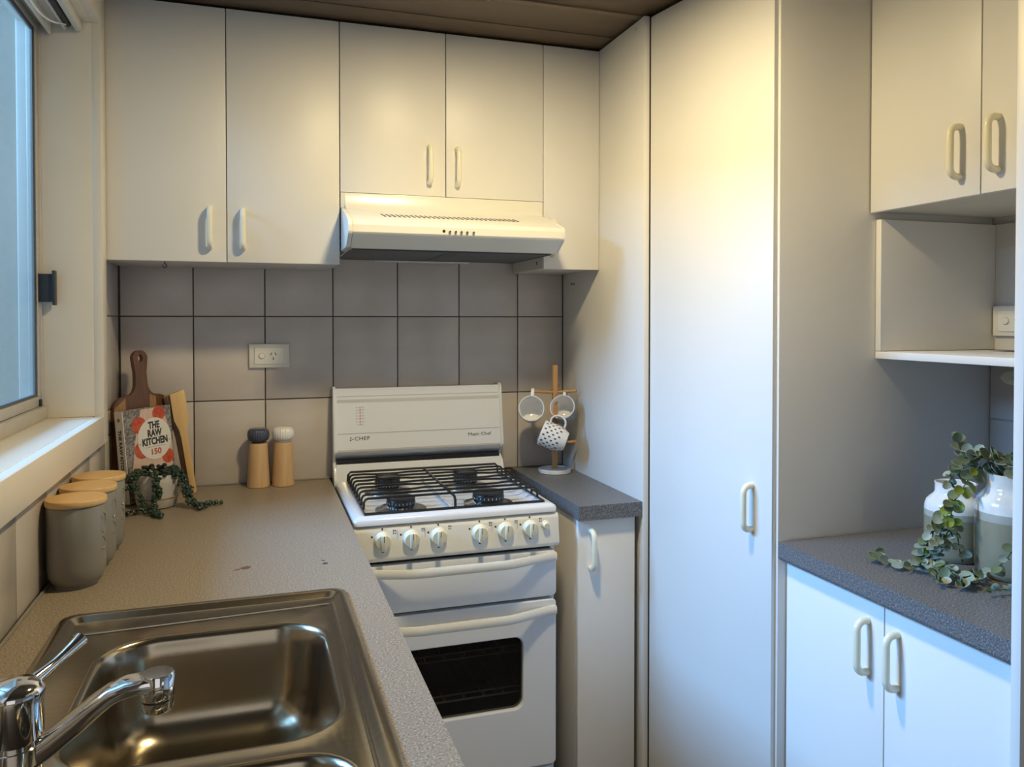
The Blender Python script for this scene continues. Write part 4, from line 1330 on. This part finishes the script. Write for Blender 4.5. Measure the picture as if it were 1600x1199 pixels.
def mug(label, mouth, axis, up, body_m, r=0.0405, h=0.082, dashes=False, pale_foot=False):
    """axis points from mouth to foot; up = direction of the handle"""
    ax = Vector(axis).normalized()
    up = Vector(up)
    up = (up-ax*up.dot(ax)).normalized()
    zc_ = -ax                              # local z from foot to mouth
    xc_ = up
    yc_ = zc_.cross(xc_)
    org = Vector(mouth)+ax*h
    t = thing('mug', label, 'mug', (0, 0, 0), 'mugs on the mug tree')
    t.matrix_world = Matrix(((xc_.x, yc_.x, zc_.x, org.x), (xc_.y, yc_.y, zc_.y, org.y), (xc_.z, yc_.z, zc_.z, org.z), (0, 0, 0, 1)))
    MB().lathe([(0, 0.004), (r*0.55, 0.004), (r*0.60, 0.0), (r*0.70, 0.0), (r*0.74, 0.003), (r*0.80, 0.010), (r*0.97, 0.022), (r, 0.034), (r, h-0.004)], n=40).done('body', body_m, t, smooth=True, angle=60)
    MB().lathe([(r, h-0.004), (r, h-0.001), (r-0.0016, h), (r-0.0032, h-0.001), (r-0.0035, h-0.006), (r-0.0040, 0.026), (r*0.72, 0.012), (0, 0.010)], n=40).done('inside', M_MUG, t, smooth=True, angle=60)
    pts = [(r-0.002, 0, h*0.82)]
    for k in range(9):
        a = R(80-160*k/8)
        pts.append((r+0.006+0.021*math.cos(a), 0, h*0.55+0.024*math.sin(a)))
    pts.append((r-0.002, 0, h*0.26))
    m = MB()
    prev = None
    for i, p in enumerate(pts):
        d_ = Vector(pts[min(i+1, len(pts)-1)])-Vector(pts[max(i-1, 0)])
        d_.normalize()
        nn = Vector((d_.z, 0, -d_.x))
        ring = [m.bm.verts.new(Vector(p)+nn*0.0034*math.cos(2*PI*k/10)+Vector((0, 0.0055, 0))*math.sin(2*PI*k/10)) for k in range(10)]
        if prev:
            bridge(m.bm, prev, ring)
        else:
            m.bm.faces.new(ring[::-1])
        prev = ring
    m.bm.faces.new(prev)
    m.done('handle', M_MUG, t, smooth=True)
    if dashes:
        m = MB()
        for row in range(6):
            z = 0.024+row*0.0096
            for k in range(13):
                a0 = 2*PI*(k+(0.5 if row % 2 else 0))/13
                r1, r2 = r+0.0003, r-0.0005
                wd, hz = 0.0046/r, 0.0018
                vs = []
                for rr in (r1, r2):
                    for da, dz in ((-wd*0.45, -hz*1.9), (-wd*0.45, hz*1.9), (wd*0.45, hz*1.9), (wd*0.45, -hz*1.9)):
                        vs.append(m.bm.verts.new((rr*math.cos(a0+da), rr*math.sin(a0+da), z+dz)))
                m.bm.faces.new(vs[:4])
                m.bm.faces.new(vs[4:][::-1])
                for i in range(4):
                    m.bm.faces.new((vs[i], vs[i+4], vs[(i+1) % 4+4], vs[(i+1) % 4]))
        o = m.done('dash_pattern', M_INK, t)
        o['kind'] = 'stuff'
    return t
mug('plain white mug hung on the left peg, mouth to the front', (1.188, -0.175, 1.114), (0.30, 0.92, -0.24), (0.12, 0.1, 1), M_MUG)
mug('white-lined mug with fine grey texture hung on the right peg', (1.289, -0.178, 1.116), (0.53, 0.74, -0.46), (0.05, 0.1, 1), M_MUGGREY)
mug('white mug with black dashes hung on the front peg', (1.218, -0.186, 1.040), (0.80, -0.42, -0.34), (0.22, 0.08, 0.9), M_MUG, dashes=True)
mug('white mug hung low on the right peg, behind the dashed mug', (1.270, -0.058, 1.020), (0.75, -0.12, -0.55), (0.55, -0.1, 0.9), M_MUG, r=0.036, h=0.07)

# ------------------------------------------------------------------ vases and eucalyptus on the right
def vase(label, x, y, r, h):
    t = thing('vase', label, 'vase', (x, y, 0.9), 'two-tone glazed vases')
    zb = h*0.56
    MB().lathe([(0, 0), (r*0.86, 0), (r*0.93, 0.004), (r*0.98, 0.014), (r, h*0.25), (r, zb)], n=48).done('olive_body', M_GLAZE_O, t, smooth=True)
    MB().lathe([(r, zb), (r*1.004, zb+0.002), (r*1.0, zb+h*0.08)], n=48).done('grey_band', M_GLAZE_M, t, smooth=True)
    z1 = zb+h*0.08
    MB().lathe([(r, z1), (r*0.985, h*0.70), (r*0.93, h*0.76), (r*0.80, h*0.81), (r*0.70, h*0.845), (r*0.66, h*0.88), (r*0.66, h*0.97), (r*0.68, h), (r*0.64, h*1.004), (r*0.60, h*0.99), (r*0.58, h*0.90), (r*0.60, h*0.8), (0, h*0.78)], n=48).done('white_shoulder', M_GLAZE_W, t, smooth=True)
    return t
vase('shorter two-tone vase with white shoulder, left of the pair', 1.7400, -1.2330, 0.058, 0.155)
vase('taller two-tone vase partly hidden by the end panel', 1.7420, -1.3560, 0.061, 0.195)

eu = thing('eucalyptus_garland', 'trailing eucalyptus spilling from the taller vase onto the counter', 'plant', (1.742, -1.356, 0.9035))
def leaf_mesh(m_):
    m = MB()
    n = 10
    c = m.bm.verts.new((0, 0.5, -0.05))
    ring = []
    for k in range(n):
        a = 2*PI*k/n
        ring.append(m.bm.verts.new((0.40*math.sin(a), 0.5-0.5*math.cos(a), 0.10*abs(math.sin(a))-0.04*math.cos(a))))
    for k in range(n):
        m.bm.faces.new((c, ring[k], ring[(k+1) % n]))
    low = [m.bm.verts.new(v.co-Vector((0, 0, 0.03))) for v in ring]
    lc = m.bm.verts.new(c.co-Vector((0, 0, 0.03)))
    for k in range(n):
        m.bm.faces.new((lc, low[(k+1) % n], low[k]))
        m.bm.faces.new((ring[k], low[k], low[(k+1) % n], ring[(k+1) % n]))
    return m.done('leaf', m_, eu, smooth=True)
lf = [leaf_mesh(M_LEAF1), leaf_mesh(M_LEAF2), leaf_mesh(M_LEAF3)]
for l in lf:
    l.scale = (0.016, 0.016, 0.016)
first = [True, True, True]
cnt = [0]
def put_leaf(p, d, size, kind):
    d = Vector(d).normalized()
    up = Vector((random.uniform(-0.5, 0.3), random.uniform(-0.9, -0.1), random.uniform(0.2, 1)))
    x = d.cross(up).normalized()
    z = x.cross(d).normalized()
    M = Matrix(((x.x, d.x, z.x, p.x), (x.y, d.y, z.y, p.y), (x.z, d.z, z.z, p.z), (0, 0, 0, 1)))
    o = lf[kind]
    if first[kind]:
        first[kind] = False
    else:
        o = share(o)
        o.parent = eu
    loc, rot, _ = M.decompose()
    o.location = loc
    o.rotation_mode = 'QUATERNION'
    o.rotation_quaternion = rot
    o.scale = (size, size, size)
    cnt[0] += 1
def strand(path, step, size, kinds, ground=False):
    P_ = [Vector(p)-Vector((1.742, -1.356, 0.9)) for p in path]
    pts = []
    for i in range(len(P_)-1):
        p0, p1, p2, p3 = P_[max(i-1, 0)], P_[i], P_[i+1], P_[min(i+2, len(P_)-1)]
        for k in range(6):
            u = k/6
            pts.append(0.5*((2*p1)+(p2-p0)*u+(2*p0-5*p1+4*p2-p3)*u*u+(3*p1-p0-3*p2+p3)*u**3))
    pts.append(P_[-1])
    MB().tube(pts, 0.0012, 5).done('stem', M_STEM, eu, smooth=True)
    acc, s_ = step*0.5, 1
    for a, b in zip(pts, pts[1:]):
        acc += (b-a).length
        while acc > step:
            acc -= step
            d = (b-a).normalized()
            for sg in (1, -1):
                side = Vector((random.uniform(0.3, 1)*sg, random.uniform(-0.8, 0.5), random.uniform(-0.3, 0.7)))
                q = (d*0.55+side*0.8)
                if b.z+q.normalized().z*size < 0.004:
                    q.z = abs(q.z)*0.4+0.05
                put_leaf(b, q, size*random.uniform(0.85, 1.3), random.choice(kinds))
    put_leaf(pts[-1], pts[-1]-pts[-3], size*0.8, random.choice(kinds))
VT = (1.742, -1.356, 1.085)
strand([VT, (1.715, -1.345, 1.118), (1.680, -1.325, 1.122), (1.662, -1.310, 1.098), (1.650, -1.300, 1.072)], 0.014, 0.021, (0, 1, 1))
strand([VT, (1.722, -1.372, 1.112), (1.700, -1.345, 1.122), (1.682, -1.318, 1.128)], 0.013, 0.023, (0, 1, 0))
strand([VT, (1.735, -1.380, 1.120), (1.728, -1.405, 1.128), (1.725, -1.42, 1.112)], 0.013, 0.024, (1, 1, 2))
strand([(1.690, -1.335, 1.112), (1.662, -1.325, 1.070), (1.648, -1.318, 1.045), (1.640, -1.315, 1.015), (1.640, -1.315, 0.985)], 0.015, 0.021, (2, 2, 1))
strand([(1.652, -1.318, 1.045), (1.628, -1.300, 1.010), (1.612, -1.295, 0.975), (1.604, -1.290, 0.945), (1.590, -1.290, 0.918)], 0.013, 0.021, (0, 1, 2, 0))
strand([(1.630, -1.310, 0.995), (1.618, -1.305, 0.965), (1.600, -1.300, 0.93), (1.575, -1.285, 0.910), (1.565, -1.255, 0.906), (1.560, -1.220, 0.906), (1.572, -1.195, 0.907)], 0.014, 0.019, (0, 0, 1))
strand([(1.604, -1.300, 0.935), (1.590, -1.325, 0.912), (1.578, -1.350, 0.906), (1.560, -1.365, 0.907)], 0.012, 0.021, (0, 0, 1))
strand([(1.610, -1.305, 0.925), (1.615, -1.340, 0.910), (1.610, -1.370, 0.906), (1.585, -1.385, 0.906)], 0.012, 0.022, (0, 0, 1, 2))
strand([(1.648, -1.318, 1.00), (1.655, -1.318, 0.96), (1.660, -1.320, 0.93)], 0.017, 0.016, (1, 0))
strand([(1.722, -1.42, 1.105), (1.690, -1.432, 1.05), (1.672, -1.428, 0.99), (1.662, -1.412, 0.95), (1.650, -1.385, 0.918), (1.640, -1.365, 0.908)], 0.019, 0.019, (1, 0, 2))
strand([(1.672, -1.35, 0.912), (1.655, -1.355, 0.908), (1.64, -1.375, 0.907)], 0.013, 0.017, (0, 0))
strand([(1.660, -1.44, 0.908), (1.610, -1.43, 0.907)], 0.018, 0.015, (1, 0))
strand([VT, (1.700, -1.330, 1.100), (1.672, -1.312, 1.105), (1.655, -1.300, 1.092)], 0.013, 0.022, (0, 1, 0))
strand([(1.690, -1.32, 1.105), (1.680, -1.300, 1.130), (1.684, -1.285, 1.150)], 0.014, 0.022, (0, 1, 0))
strand([(1.72, -1.39, 1.115), (1.70, -1.40, 1.130), (1.690, -1.41, 1.120), (1.680, -1.42, 1.09)], 0.014, 0.023, (1, 1, 0))
strand([(1.640, -1.315, 0.99), (1.628, -1.310, 0.965), (1.618, -1.306, 0.94), (1.606, -1.300, 0.915)], 0.012, 0.020, (0, 0, 1))
